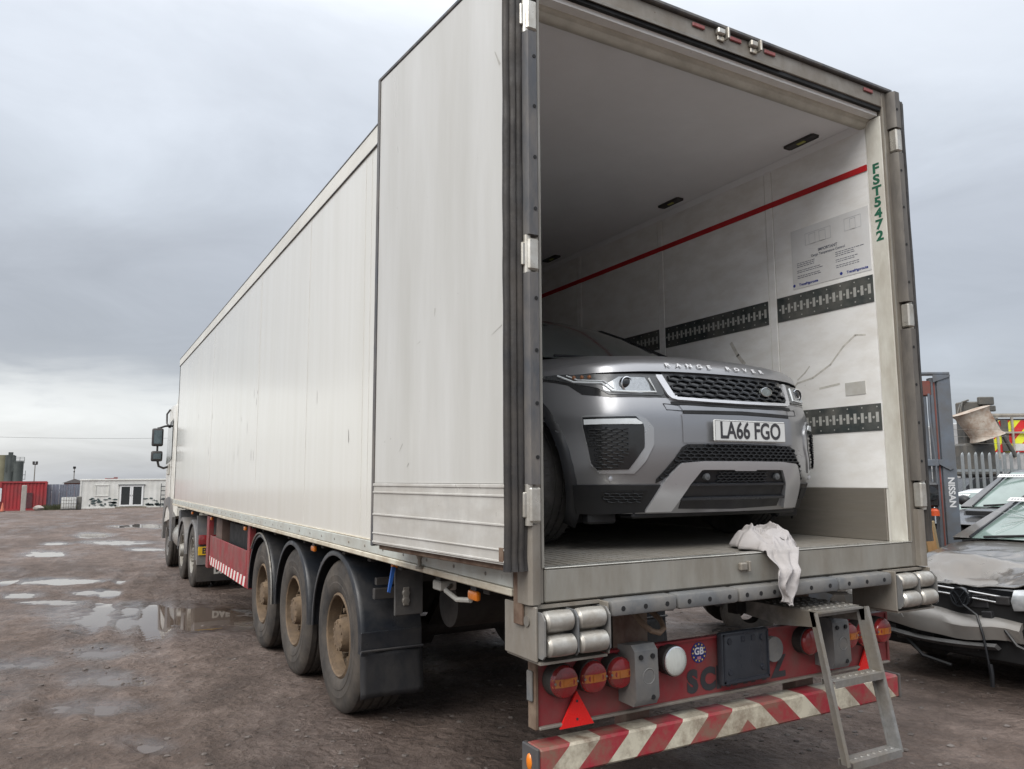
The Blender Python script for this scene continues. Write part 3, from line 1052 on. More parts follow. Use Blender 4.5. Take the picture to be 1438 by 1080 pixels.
# wear on the visible leaf: rust at the bottom hinge corner and a few scratches
b = B()
b.box(.004, .035, .0046, .0105, 1.19, 1.245, M=DM)
b.build('rust_patch', RUST, dl)
b = B()
for s0, z0_, s1, z1_, w in ((.60, 2.34, .605, 2.30, .006), (.75, 2.20, .78, 2.19, .004), (.02, 2.16, .10, 2.13, .004), (.93, 1.70, .97, 1.66, .004), (.86, 1.60, .88, 1.58, .008), (.03, 3.32, .07, 3.40, .012)):
    d = Vector((s1 - s0, z1_ - z0_)).normalized()
    q = Vector((-d.y, d.x)) * w / 2
    b.add([(s0 - q.x, .0016, z0_ - q.y), (s0 + q.x, .0016, z0_ + q.y), (s1 + q.x * .3, .0016, z1_ + q.y * .3), (s1 - q.x * .3, .0016, z1_ - q.y * .3)], [(0, 1, 2, 3)], DM)
b.build('scratch', mat('scratch_grey', (.46, .45, .42), .6, var=.3), dl)
# door stop knob under the leaf
kn = B().lathe([(.0, 0), (.022, 0), (.022, .012), (.012, .02), (.010, .045), (.016, .06), (.024, .075), (.0, .076)], (-1.335, 1.06, 1.055), 'Z', 14)
kn.build('door_stop', FRAME, tr)

# --- lower rear: roller boxes, bumper rubbers
for s in (-1, 1):
    xo, xi = 1.302, .955
    p = B()
    p.box(s * (xo - .012), s * xo, -.055, .20, .80, 1.012, .003)
    p.box(s * xi, s * (xi + .010), -.075, .20, .80, 1.010, .003)
    p.box(s * (xi + .01), s * (xo - .012), -.02, .20, .998, 1.010)
    p.box(s * (xi + .01), s * (xo - .012), -.07, .20, .790, .800)
    p.box(s * (xi + .01), s * (xo - .012), .03, .05, .80, .998)
    p = p.build('roller_box', FRAME, tr)
    for x in (xo - .020, (xo + xi) / 2 - .004, xi + .012):
        q = B()
        q.prism([(-.085, .815), (-.10, .83), (-.10, .965), (-.075, .992), (.03, .992), (.03, .815)], 'X', s * x, s * (x + .008))
        q.build('roller_bracket', GREYB, p)
    for x0, x1 in ((xi + .024, (xo + xi) / 2 - .010), ((xo + xi) / 2 + .010, xo - .030)):
        for yc, zc_ in ((-.062, .953), (-.078, .861)):
            B().lathe([(.0, 0), (.030, 0), (.041, .01), (.043, .05), (.043, (x1 - x0) - .05), (.041, (x1 - x0) - .01), (.030, x1 - x0), (0, x1 - x0)], (s * x0, yc, zc_), 'X', 20, s).build('roller', ROLLER, p)
    B().cyl((s * (xo + .0), .01, .95), (s * (xo + .006), .01, .95), .022, n=12).build('bolt_head', STEEL, p)
xs = [-.945, -.578, -.204, .075, .500, .935]
for k in range(5):
    x0, x1 = xs[k] + .003, xs[k + 1] - .003
    bb = B().box(x0, x1, -.075, .02, .943, 1.009, .016, seg=2).build('bumper_rubber', GREYB, tr)
    q = B()
    n = 3
    for j in range(n):
        x = x0 + (j + .5) * (x1 - x0) / n
        q.cyl((x, -.0745, .975), (x, -.0765, .975), .011, n=10)
    q.build('bolt_hole', BLACK, bb)
B().box(-.95, .95, .025, .12, .93, 1.012).build('cross_member', FRAME, tr)
# chassis plate seen under the bumper rubbers
# --- light panel
YP = .157
pn = B()
pn.box(-1.168, 1.168, YP, YP + .012, .482, .742)
pn.box(-1.168, 1.168, YP - .014, YP + .02, .742, .752)
pn = pn.build('light_panel', REDP, tr)
B().box(-1.168, 1.168, YP - .020, YP + .02, .470, .4815, .002).build('panel_lip', FRAME, pn)
B().box(-1.186, -1.1685, YP - .01, YP + .05, .47, .76, .003).build('panel_end', RUST, pn)
B().box(1.1685, 1.186, YP - .01, YP + .05, .47, .76, .003).build('panel_end', REDP, pn)
B().box(-1.20, -1.187, YP + .0, YP + .04, .585, .71, .004).build('side_marker', GREYB, pn)
def tail_lamp(x, z, y=.095):
    h = B().lathe([(.0, .062), (.068, .062), (.072, .05), (.070, .0), (.066, -.004)], (x, y, z), 'Y', 28).build('tail_lamp', RUBBER, tr)
    g = B().lathe([(.0675, .0), (.0675, -.010), (.060, -.022), (.035, -.030), (.0, -.032)], (x, y, z), 'Y', 32).build('lens', REDL, h)
    q = B()
    n = 12
    prof = lambda r: -.0225 - .0105 * (1 - (r / .06) ** 2) if r < .06 else -.012 - (.0675 - r) * 1.3
    for i in range(n):
        for (za, zb) in ((-.017, .017),):
            xa, xb = -.0645 + .129 * i / n, -.0645 + .129 * (i + 1) / n
            ya = prof(min(.067, math.hypot(xa, .02)))
            yb = prof(min(.067, math.hypot(xb, .02)))
            q.add([(x + xa, y + ya - .0012, z + za), (x + xb, y + yb - .0012, z + za), (x + xb, y + yb - .0012, z + zb), (x + xa, y + ya - .0012, z + zb)], [(0, 1, 2, 3)])
    q.box(x - .018, x + .018, y - .0352, y - .034, z - .015, z + .015)
    q.build('indicator_band', AMBD, h)
    q = B()
    for dx in (-.056, .056):
        q.cyl((x + dx, y - .024, z), (x + dx, y - .0275, z), .005, n=8)
    q.build('lens_screw', STEEL, h)
for x in (-1.077, -.926, -.784, .760, .895, 1.045):
    tail_lamp(x, .668)
b = B().lathe([(.0, .06), (.068, .06), (.070, .0), (.064, -.004)], (-.459, .10, .678), 'Y', 28).build('reversing_lamp', RUBBER, tr)
B().lathe([(.064, .0), (.066, -.008), (.058, -.016), (.03, -.024), (.0, -.026)], (-.459, .10, .678), 'Y', 30).build('lens', mat('clear_lens', (.62, .64, .60), .22, var=.15, vscale=30, stretch=(8, 1, .6), coat=.5), b)
B().lathe([(.066, -.004), (.0665, -.010), (.061, -.012)], (-.459, .099, .678), 'Y', 30).build('lens_rim', CHROME, b)
b = B().lathe([(.0, .06), (.068, .06), (.070, .0), (.064, -.004)], (.462, .10, .668), 'Y', 28).build('fog_lamp', RUBBER, tr)
B().lathe([(.066, .0), (.066, -.012), (.058, -.022), (.03, -.030), (.0, -.032)], (.462, .10, .668), 'Y', 30).build('lens', REDL, b)
for s in (-1, 1):
    x0, x1 = (-.742, -.612) if s < 0 else (.565, .695)
    k = B()
    k.prism([(.156, .528), (.156, .775), (.06, .785), (.035, .760), (.028, .56), (.05, .525)], 'X', x0, x1)
    bmk = k.build('rubber_block', GREYB, tr)
    q = B()
    for dx, z in ((.032, .735), (.098, .735), (.095, .56)):
        q.cyl((x0 + dx, .033, z), (x0 + dx, .026, z), .011, n=10)
    q.build('bolt_hole', BLACK, bmk)
    q = B()
    q.lathe([(.030, -.001), (.033, -.003), (.036, -.001)], (x0 + .075, .0315, .65), 'Y', 20)
    q.build('moulded_ring', GREYB, bmk)
for s in (-1, 1):
    tx = s * .981
    q = B()
    P = [(tx, .606), (tx - .088, .460), (tx + .088, .460)]
    q.prism([(p[0], p[1]) for p in P], 'Y', .136, .146)
    q = q.build('reflector_triangle', REDT, tr)
    h = B()
    for z in (.565, .490):
        h.cyl((tx, .1362, z), (tx, .1345, z), .006, n=8)
    h.build('reflector_screw', TEXTD, q)
b = B()
b.cyl((-.256, YP - .0002, .682), (-.256, YP - .0025, .682), .048, n=28)
stk = b.build('country_sticker', mat('sticker_blue', (.018, .028, .16), .35, var=.1), pn)
b = B()
b.mesh(text_mesh('GB', .046, 0, .0016), frame((-.256, YP - .0035, .688), (1, 0, 0), (0, 0, 1)))
b.build('sticker_letters', mat('sticker_white', (.68, .68, .70), .4), stk, recalc=False)
b = B()
for k in range(12):
    th = 2 * math.pi * k / 12
    cx_, cz_ = -.256 + .039 * math.cos(th), .682 + .039 * math.sin(th)
    b.add([(cx_ + (.0065 if i % 2 == 0 else .0028) * math.sin(i * math.pi / 5), YP - .0034, cz_ + (.0065 if i % 2 == 0 else .0028) * math.cos(i * math.pi / 5)) for i in range(10)], [tuple(range(10))])
b.build('sticker_star', mat('sticker_yellow', (.72, .52, .12), .4), stk)
b = B()
b.box(-.268, -.244, YP - .0034, YP - .0026, .650, .664)
b.build('sticker_flag', mat('sticker_flag_red', (.45, .20, .25), .5), stk)
b = B()
for ch, x in (('S', -.302), ('C', -.202), ('H', -.10), ('M', .01), ('I', .10), ('T', .18), ('Z', .285)):
    b.mesh(text_mesh(ch, .135, 0, .009), frame((x, YP - .0022, .548), (1, 0, 0), (0, 0, 1)))
b.build('maker_lettering', TEXTD, pn, recalc=False)
# black plate holder
h = B()
h.box(-.150, .178, .108, .150, .516, .768, .014, seg=2)
h = h.build('plate_holder', mat('holder_plastic', (.020, .024, .032), .38, var=.3, vscale=7, stretch=(4, 4, .6), dirt=(.05, .055, .065), damt=.4), tr)
q = B()
q.box(-.140, .168, .1045, .1082, .526, .540); q.box(-.140, -.132, .1045, .1082, .53, .76); q.box(.160, .168, .1045, .1082, .53, .76); q.box(-.140, .168, .1045, .1082, .752, .760)
for x in (-.10, .125):
    for z in (.58, .725):
        q.lathe([(.0, -.006), (.014, -.006), (.016, 0)], (x, .108, z), 'Y', 12)
for x in (-.02, .05):
    q.box(x, x + .025, .105, .108, .715, .742)
q.build('holder_ribs', mat('holder_plastic_b', (.028, .032, .042), .4, var=.2), h)
q = B().cyl((.225, .12, .65), (.225, .15, .65), .062, n=24)
q.build('plate_lamp', GREYB, h)
b = B()
b.tube([(-.17, .15, .775), (-.12, .12, .792), (-.05, .14, .785), (.02, .15, .775)], .006, 6)
b.build('panel_wire', RUBBER, tr)
# --- underrun bar
b = B()
b.box(-1.190, 1.190, .105, .225, .285, .408, .010)
br = b.build('underrun_bar', BAR, tr)
for s in (-1, 1):
    e = B().box(s * 1.1905, s * 1.206, .102, .228, .282, .411, .004).build('bar_end_cap', mat('end_cap_dark', (.07, .072, .078), .55, var=.3, dirt=(.15, .13, .11), damt=.35), br)
    q = B().ball((s * 1.206, .165, .345), 1, 2, (.010, .022, .036))
    q.build('end_reflector', AMBER, e)
for s in (-1, 1):
    b = B()
    b.box(s * .50, s * .64, .235, .33, .30, .98, .004)
    b.build('bar_hanger', mat('hanger_rust_red', (.13, .065, .05), .75, var=.4, vscale=9, dirt=(.20, .155, .12), damt=.45, dscale=7, bump=.15), tr)
# --- access ladder
lad = B()
X0, X1 = .235, .600
lad.box(X0, X1, -.135, .30, .858, .866)
lad = lad.build('access_ladder', STEEL, tr)
def tread(x0, x1, yc, zc_, d, name='step'):
    t = B().box(x0, x1, yc - d / 2, yc + d / 2, zc_ - .004, zc_, .001)
    t.box(x0, x1, yc - d / 2 - .003, yc - d / 2, zc_ - .032, zc_ + .001)
    t.box(x0, x1, yc + d / 2, yc + d / 2 + .003, zc_ - .03, zc_)
    t = t.build(name, STEEL, lad)
    q = B()
    n = max(3, int((x1 - x0) / .042))
    rows = max(1, int(d / .05))
    for j in range(rows):
        for i in range(n):
            x = x0 + (i + .5) * (x1 - x0) / n + (.010 if j % 2 else 0)
            y = yc - d / 2 + (j + .5) * d / rows
            q.lathe([(.012, 0), (.009, .0035), (.0065, .003), (.006, .0)], (x, y, zc_ + .0003), 'Z', 8)
    q.build('grip_studs', STEEL, t)
tread(X0 + .004, X1 - .004, .06, .8705, .33, 'platform')
for s, x in ((0, X0), (1, X1)):
    q = B()
    q.prism([(-.137, .868), (.36, .868), (.36, .80), (.10, .775), (-.137, .800)], 'X', x - .003, x + .003)
    q.build('platform_cheek', STEEL, lad)
    # rail leaning outwards towards the foot
    q = B()
    q.prism([(-.100, .868), (-.145, .868), (-.285, .205), (-.240, .200)], 'X', x - .003, x + .003)
    q.prism([(-.142, .868), (-.147, .868), (-.288, .205), (-.283, .203)], 'X', x - (.022 if s == 0 else 0), x + (0 if s == 0 else .022))
    q.prism([(-.096, .868), (-.101, .868), (-.242, .200), (-.237, .199)], 'X', x - (0 if s == 0 else .022), x + (.022 if s == 0 else 0))
    q.build('ladder_rail', STEEL, lad)
for z, y in ((.565, -.185), (.222, -.258)):
    tread(X0 + .004, X1 - .004, y, z, .075)
b = B()
for x in (X0 - .02, X1 + .02):
    b.box(x - .05, x + .05, .31, .38, .80, .95, .004)
b.build('ladder_bracket', CHASSIS, tr)
# --- towing loop, hooks
b = B()
b.tube([(-.64, .16, .90), (-.64, .10, .86), (-.62, .06, .835), (-.585, .05, .825), (-.55, .06, .84), (-.535, .10, .87), (-.54, .16, .90)], .013, 8)
b.build('tow_loop', mat('loop_rust', (.19, .13, .09), .7, var=.3), tr)
b = B()
b.tube([(.62, .2, .93), (.66, .1, .90), (.72, .05, .90)], .010, 6)
b.tube([(.60, .2, .82), (.66, .06, .80), (.75, .04, .81)], .005, 6)
b.build('hook', STEEL, tr)

# --- running gear
YW = (2.79, 4.09, 5.39)
for s in (-1, 1):
    B().box(s * .44, s * .58, .30, 12.9, .86, 1.05).build('chassis_beam', CHASSIS, tr)
b = B()
for k in range(24):
    b.box(-1.27, 1.27, .4 + k * .54, .46 + k * .54, 1.00, 1.058)
b.build('floor_cross_members', CHASSIS, tr)
def make_wheel(xc, y, z, r, w, s, rimmat, hubout=.06, name='wheel', root=tr, rr=.292, nuts=10):
    """s = -1: outer face looks towards -X"""
    h = w / 2
    prof = [(rr, h * .86), (rr + .015, h * .93), (r * .64, h * .99), (r * .70, h * 1.0), (r * .71, h * .985), (r * .80, h * 1.0), (r * .81, h * .985), (r * .88, h * .98), (r * .94, h * .93), (r * .985, h * .84)]
    tread_p = []
    for k in range(5):
        a, c = h * .84 - k * h * .336, h * .84 - (k + 1) * h * .336
        tread_p += [(r, a - .012), (r, c + .012), (r - .014, c + .006), (r - .014, c - .006)]
    prof = prof + tread_p[:-2] + [(q[0], -q[1]) for q in reversed(prof)]
    t = B().lathe(prof, (xc, y, z), 'X', 48, s).build(name, TYRE, root, angle=28)
    B().lathe([(rr + .004, h * .88), (rr - .012, h * .94), (rr - .020, h * .90), (rr - .026, h * .45), (rr - .034, h * .44)], (xc, y, z), 'X', 40, s).build('rim_flange', rimmat, t)
    g = B()
    g.lathe([(rr - .026, h * .45), (rr * .84, h * .05), (rr * .72, -h * .10), (rr * .62, -h * .06), (.14, -h * .02)], (xc, y, z), 'X', 40, s)
    g.lathe([(rr, -h * .86), (rr - .02, -h * .8), (rr - .03, -h * .3), (.14, -h * .25)], (xc, y, z), 'X', 32, s)
    g.build('rim', mat('muddy_shaded_dish', (.06, .045, .033), .85, var=.4, vscale=12, dirt=(.15, .11, .07), damt=.36, dscale=9, bump=.3, bscale=50) if rimmat is MUDRIM else rimmat, t)  # mud brown, darkened so the colour carries the shade of the wheel recess
    g = B()
    g.lathe([(.185, -h * .10), (.180, h * .12), (.132, h * .18), (.118, h * .72), (.108, h * .92 + hubout - .06), (.06, h * .96 + hubout - .06), (0, h * .96 + hubout - .06)], (xc, y, z), 'X', 24, s)
    for k in range(nuts):
        th = 2 * math.pi * k / nuts
        yy, zz = y + .168 * math.cos(th), z + .168 * math.sin(th)
        g.cyl((xc + s * h * .02, yy, zz), (xc + s * (h * .12 + .10), yy, zz), .024, .017, 8)
        yy, zz = y + .092 * math.cos(th + .3), z + .092 * math.sin(th + .3)
        g.cyl((xc + s * h * .72, yy, zz), (xc + s * (h * .96), yy, zz), .012, n=6)
    g.build('hub', rimmat, t)
    return t
for y in YW:
    zc_ = plane_z(0, y) + .522
    for s in (-1, 1):
        make_wheel(s * 1.06, y, zc_, .525, .385, s, MUDRIM)
    b = B()
    b.cyl((-.86, y, zc_), (.86, y, zc_), .075, n=14)
    b.build('axle', CHASSIS, tr)
    for s in (-1, 1):
        b = B()
        b.cyl((s * .52, y + .12, zc_ + .1), (s * .52, y + .12, .9), .13, n=16)
        b.prism([(y - .5, .86), (y - .4, .86), (y + .1, zc_ - .05), (y + .1, zc_ - .15)], 'X', s * .47, s * .57)
        b.build('air_spring', CHASSIS, tr)
        # mudguard: half shell with rolled lip
        g = B()
        ro = .600
        a0, a1 = R(-4), R(184)
        n = 28
        xa, xb = s * 1.272, s * .845
        def arc(t, rad):
            th = a0 + (a1 - a0) * t
            return y - rad * math.cos(th), zc_ + .02 + rad * math.sin(th) * .965
        lip = [(.0, -.042), (.0, .0), (.012, .008), (.03, .008)]
        sec = [(xa, -.040), (xa - s * .002, -.006), (xa - s * .012, .004), (xa - s * .04, .006), (xb, .006), (xb, -.004), (xa - s * .04, -.004), (xa - s * .016, -.010), (xa - s * .010, -.040)]
        for i in range(n + 1):
            for (px_, dr) in sec:
                yy, zz = arc(i / n, ro + dr)
                g.v.append((px_, yy, zz))
        k = len(sec)
        for i in range(n):
            for j in range(k):
                g.f.append((i * k + j, i * k + (j + 1) % k, (i + 1) * k + (j + 1) % k, (i + 1) * k + j))
                g.mi.append(0)
        gg = g.build('mudguard', GUARD, tr, angle=50)
        q = B()
        q.box(s * 1.18, s * .62, y - .64, y - .60, zc_ + .42, zc_ + .465)
        q.box(s * 1.20, s * .90, y - .655, y - .615, zc_ + .33, zc_ + .40, .004)
        q.build('guard_bracket', DARKP, gg)
        if y == YW[2] and s < 0:
            q = B()
            q.tube([(-1.276, *arc(t / 20, ro + .002)) for t in range(0, 16)], .009, 6)
            q.build('guard_trim', STEEL, gg)
        if y == YW[0]:
            q = B()
            q.box(s * 1.27, s * .85, y - .612, y - .600, zc_ - .03, zc_ + .12, .003)
            q.build('guard_tail', GUARD, gg)
            f = B()
            def flap(u_, v_):
                x = xa + (xb - xa) * u_
                return (x, y - .618 - .02 * (1 - v_) + .012 * math.sin(u_ * 5 + v_ * 2), zc_ - .29 + .29 * v_)
            f.grid(flap, 10, 8)
            f = f.build('mud_flap', mat('mud_flap_rubber', (.012, .014, .019), .55, var=.4, vscale=6, dirt=(.040, .038, .037), damt=.42, dscale=5, dstretch=(1, 1, .5), bump=.1), gg, solid=.008)
            q = B()
            q.tube([(xa, y - .628, zc_ + .004), (xb, y - .628, zc_ + .004)], .009, 6)
            q.build('flap_rod', DARKP, gg)
# bracket, blue valve handle and control plate behind the last wheel
b = B()
b.box(-1.24, -1.06, 1.66, 1.68, .715, 1.02, .004)
pl = b.build('control_plate', mat('control_plate_dark', (.05, .052, .055), .5, var=.3, dirt=(.12, .11, .1), damt=.35), tr)
q = B()
for z in (.80, .845):
    q.lathe([(.0, -.012), (.020, -.010), (.026, 0)], (-1.17, 1.66, z), 'Y', 14)
q.box(-1.19, -1.15, 1.652, 1.66, .77, .88, .004)
q.build('control_button', STEEL, pl)
q = B()
q.prism([(-1.292, .86), (-1.278, .855), (-1.245, 1.0), (-1.268, 1.005)], 'Y', 1.64, 1.655)
q.build('valve_handle', mat('handle_blue', (.02, .09, .33), .4, var=.2), pl)
q = B().box(-1.262, -1.228, 1.645, 1.68, .995, 1.025, .004)
q.build('handle_mount', AMBER, pl)
b = B()
b.tube([(-1.10, 1.15, .95), (-1.22, .98, .945), (-1.24, .80, .925), (-1.235, .66, .94)], .013, 8)
b.box(-1.20, -1.10, 1.10, 1.20, .925, .975, .006)
b.build('lamp_arm', mat('lamp_arm_pale', (.48, .47, .43), .5, var=.25), tr)
def side_lamp(y, z=.972, x=-1.245):
    l = B().box(x - .006, x + .05, y - .03, y + .03, z + .02, z + .05).build('side_lamp', DARKP, tr)
    B().box(x - .016, x + .012, y - .05, y + .05, z - .024, z + .022, .012, seg=2).build('lens', AMBER, l)
for y in (.60, 3.46, 6.36, 8.9, 11.0):
    side_lamp(y)
b = B()
b.cyl((-.85, 1.75, .74), (.45, 1.75, .74), .14, n=20)
b.build('air_tank', CHASSIS, tr)
b = B()
for k in range(5):
    b.tube([(-.7 + .1 * k, 1.2, .9), (-.8 + .12 * k, .8 + .1 * k, .72), (-.6 + .1 * k, .4, .85)], .012, 6)
b.build('air_hose', RUBBER, tr)
# --- red side guard
HATCH = stripe_mat('hatch_strip', (.40, .018, .03), (.66, .64, .60), .20, .62, mirror=False, axis='Y', damt=.25, duty=.5)
for s in (-1, 1):
    g = B().box(s * 1.235, s * 1.252, 6.20, 8.90, .331, .735, .004).build('side_guard', REDP, tr)
    B().box(s * 1.2525, s * 1.2545, 6.22, 8.88, .340, .452).build('reflective_strip', HATCH, g)
    for y0, y1 in ((9.02, 9.22), (6.03, 6.15)):
        B().box(s * 1.19, s * 1.258, y0, y1, .27 if y0 > 7 else .34, 1.03, .004).build('guard_post', REDP, tr)
    B().box(s * .95, s * 1.2, 8.3, 8.75, .30, 1.0, .01).build('landing_leg', mat('landing_leg_rust', (.13, .09, .075), .7, var=.3), tr)
    B().box(s * .60, s * 1.16, 6.3, 7.9, .42, .98, .02).build('storage_box', BLACK, tr)
# ------------------------------------------------------------------ tractor unit
CABW = mat('cab_white', (.70, .69, .65), .3, var=.06, vscale=4, dirt=(.45, .42, .36), damt=.4, dscale=3, coat=.3)
CABG = mat('cab_grey_plastic', (.12, .125, .135), .5, var=.25, vscale=5, dirt=(.20, .18, .16), damt=.4)
MIRG = mat('mirror_glass', (.16, .20, .22), .05, metal=1.0, var=.05)
GLASS = mat('dark_glass', (.025, .032, .034), .06, var=.2, coat=.5, spec=.7)
tk = thing('tractor_unit', 'white lorry tractor coupled to the front of the trailer with black mirrors', 'lorry', (0, 13.2, plane_z(0, 13.2)))
g0 = plane_z(0, 15)
# cab shell: loft of rounded sections
b = B()
sec = []
for (y, hw, z0, z1) in ((13.95, 1.18, .80, 3.05), (14.05, 1.235, .78, 3.12), (15.7, 1.245, .60, 3.16), (16.05, 1.22, .50, 3.05), (16.2, 1.10, .45, 2.5)):
    rc = .12
    pts = [(-hw, z0), (-hw, (z0 + z1) / 2), (-hw + .01, z1 - rc), (-hw + rc * .35, z1 - rc * .3), (-hw + rc, z1), (0, z1 + .02), (hw - rc, z1), (hw - rc * .35, z1 - rc * .3), (hw - .01, z1 - rc), (hw, (z0 + z1) / 2), (hw, z0)]
    sec.append([(p[0], y, p[1]) for p in pts])
k = len(sec[0])
for s_ in sec: b.v.extend(s_)
for i in range(len(sec) - 1):
    for j in range(k):
        b.f.append((i * k + j, i * k + (j + 1) % k, (i + 1) * k + (j + 1) % k, (i + 1) * k + j)); b.mi.append(0)
b.f += [tuple(range(k)), tuple(range((len(sec) - 1) * k, len(sec) * k))]; b.mi += [0, 0]
b.build('cab', CABW, tk, angle=40)
b = B()
b.prism([(14.0, 3.10), (14.0, 3.62), (14.4, 3.66), (15.2, 3.45), (15.9, 3.12)], 'X', -1.1, 1.1)
b.build('wind_deflector', CABW, tk)
for s in (-1, 1):
    b = B()
    b.prism([(13.95, 1.3), (13.80, 1.3), (13.72, 2.2), (13.75, 3.3), (13.95, 3.4)], 'X', s * 1.20, s * 1.235)
    b.build('side_deflector', CABW, tk)
    b = B()
    b.prism([(14.75, 1.95), (15.85, 1.85), (15.72, 2.72), (14.80, 2.78)], 'X', s * 1.2455, s * 1.252)
    b.build('side_window', GLASS, tk)
    B().box(s * 1.246, s * 1.250, 14.72, 14.735, .9, 2.8).build('door_gap', BLACK, tk)
    # mirrors
    a = B()
    a.tube([(s * 1.24, 15.35, 2.68), (s * 1.36, 15.2, 2.66), (s * 1.50, 15.05, 2.60)], .022, 8)
    a.tube([(s * 1.24, 15.55, 3.05), (s * 1.30, 15.6, 2.95), (s * 1.30, 15.55, 2.75), (s * 1.26, 15.4, 2.65)], .02, 8)
    a.tube([(s * 1.505, 15.05, 2.10), (s * 1.50, 15.05, 1.95), (s * 1.46, 15.08, 1.80), (s * 1.36, 15.15, 1.76), (s * 1.24, 15.25, 1.80)], .024, 8)
    a.tube([(s * 1.505, 15.05, 2.62), (s * 1.505, 15.05, 2.10)], .02, 8)
    a = a.build('mirror_arm', DARKP, tk)
    for z0, z1 in ((2.22, 2.60), (1.90, 2.12)):
        B().box(s * 1.40, s * 1.62, 14.99, 15.12, z0, z1, .035, seg=3).build('mirror_housing', DARKP, a)
        B().box(s * 1.43, s * 1.585, 14.984, 14.9905, z0 + .05, z1 - .05, .002).build('mirror_pane', MIRG, a)
    b = B().box(s * 1.235, s * 1.275, 15.1, 15.45, 1.62, 1.86, .02)
    b.build('mirror_foot', CABW, tk)
    # skirts, steps, fuel tank
    b = B()
    b.prism([(13.95, .78), (14.25, 1.12), (14.9, 1.16), (15.75, 1.08), (15.98, .6), (15.98, .25), (15.72, .25), (15.65, .70), (15.4, .92), (15.0, .98), (14.55, .85), (14.35, .3), (14.05, .3)], 'X', s * 1.20, s * 1.262)
    b.build('wheel_arch_panel', CABG, tk)
    b = B()
    b.lathe([(0, 0), (.26, 0), (.28, .02), (.28, .98), (.26, 1.0), (0, 1.0)], (s * .96, 13.0, .42), 'Y', 24)
    b.build('fuel_tank', mat('tank_metal', (.55, .55, .53), .35, metal=.6, var=.2, dirt=(.30, .27, .22), damt=.45), tk)
    B().box(s * .9, s * 1.24, 12.85, 13.02, .28, .95, .02).build('tank_step', CABG, tk)
    make_wheel(s * 1.06, 15.05, plane_z(0, 15.05) + .50, .505, .32, s, CABG, root=tk)
    make_wheel(s * 1.085, 12.38, plane_z(0, 12.38) + .50, .505, .30, s, mat('pale_rim', (.42, .41, .38), .5, metal=.4, var=.25, dirt=(.24, .21, .17), damt=.5), root=tk, hubout=.10)
    make_wheel(s * 1.085, 11.0, plane_z(0, 11.0) + .50, .505, .30, s, MATS['pale_rim'], root=tk, hubout=.02)
    make_wheel(s * .755, 11.0, plane_z(0, 11.0) + .50, .505, .30, s, CHASSIS, root=tk)
    # mudguards
    for y in (12.38, 11.0):
        zc_ = plane_z(0, y) + .50
        g = B()
        n = 20
        for i in range(n + 1):
            th = R(-2) + R(184) * i / n
            for (px_, dr) in ((s * 1.25, -.05), (s * 1.25, .0), (s * 1.235, .012), (s * .62, .012), (s * .62, 0), (s * 1.23, 0.0), (s * 1.235, -.05)):
                g.v.append((px_, y - (.575 + dr) * math.cos(th), zc_ + (.575 + dr) * math.sin(th)))
        k = 7
        for i in range(n):
            for j in range(k):
                g.f.append((i * k + j, i * k + (j + 1) % k, (i + 1) * k + (j + 1) % k, (i + 1) * k + j)); g.mi.append(0)
        g.build('mudguard', CABG, tk, angle=50)
    # tail end of the rear guard with lamp cluster
    t = B()
    t.prism([(10.42, .95), (10.36, .95), (10.24, .60), (10.22, .20), (10.30, .20), (10.42, .5)], 'X', s * .72, s * 1.245)
    t = t.build('rear_guard_panel', CABG, tk)
    l = B()
    l.box(s * .80, s * 1.235, 10.19, 10.235, .505, .655, .014, seg=2)
    l = l.build('tail_lamp', REDL, t)
    B().box(s * .96, s * 1.06, 10.183, 10.190, .53, .63, .003).build('reverse_lens', mat('pale_lens', (.55, .50, .48), .3), l)
    if s < 0:
        p = B().box(-1.235, -.72, 10.205, 10.218, .345, .475, .004).build('number_plate', mat('yellow_plate', (.72, .45, .03), .4, var=.1), t)
        B().mesh(text_mesh('BF', .125, 0, .004), frame((-1.115, 10.203, .410), (1, 0, 0), (0, 0, 1))).build('plate_lettering', TEXTD, p, recalc=False)
    f = B().box(s * .72, s * 1.245, 10.235, 10.25, -.06, .2).build('mud_flap', RUBBER, t)
    q = B().mesh(text_mesh('DAF', .14, 0, .008), frame((-.86 if s < 0 else .95, 10.233, .095), (1, 0, 0), (0, 0, 1)))
    q.build('flap_lettering', mat('flap_white', (.55, .54, .5), .6), f, recalc=False)
for s in (-1, 1):
    B().box(s * .38, s * .48, 10.0, 15.6, .62, .86).build('chassis_beam', CHASSIS, tk)
B().box(-.36, .36, 10.6, 11.6, .84, .985, .02).build('coupling_plate', CHASSIS, tk)
b = B()
for y in (11.0, 12.38, 15.05):
    b.cyl((-.9, y, plane_z(0, y) + .5), (.9, y, plane_z(0, y) + .5), .08, n=12)
b.build('axle', CHASSIS, tk)
b = B()
b.prism([(16.02, .45), (16.22, .45), (16.22, 1.6), (16.14, 1.75), (16.02, 1.75)], 'X', -1.15, 1.15)
b.build('front_grille', DARKP, tk)
B().box(-1.12, 1.12, 16.13, 16.17, 1.9, 2.85, .03).build('windscreen', GLASS, tk)
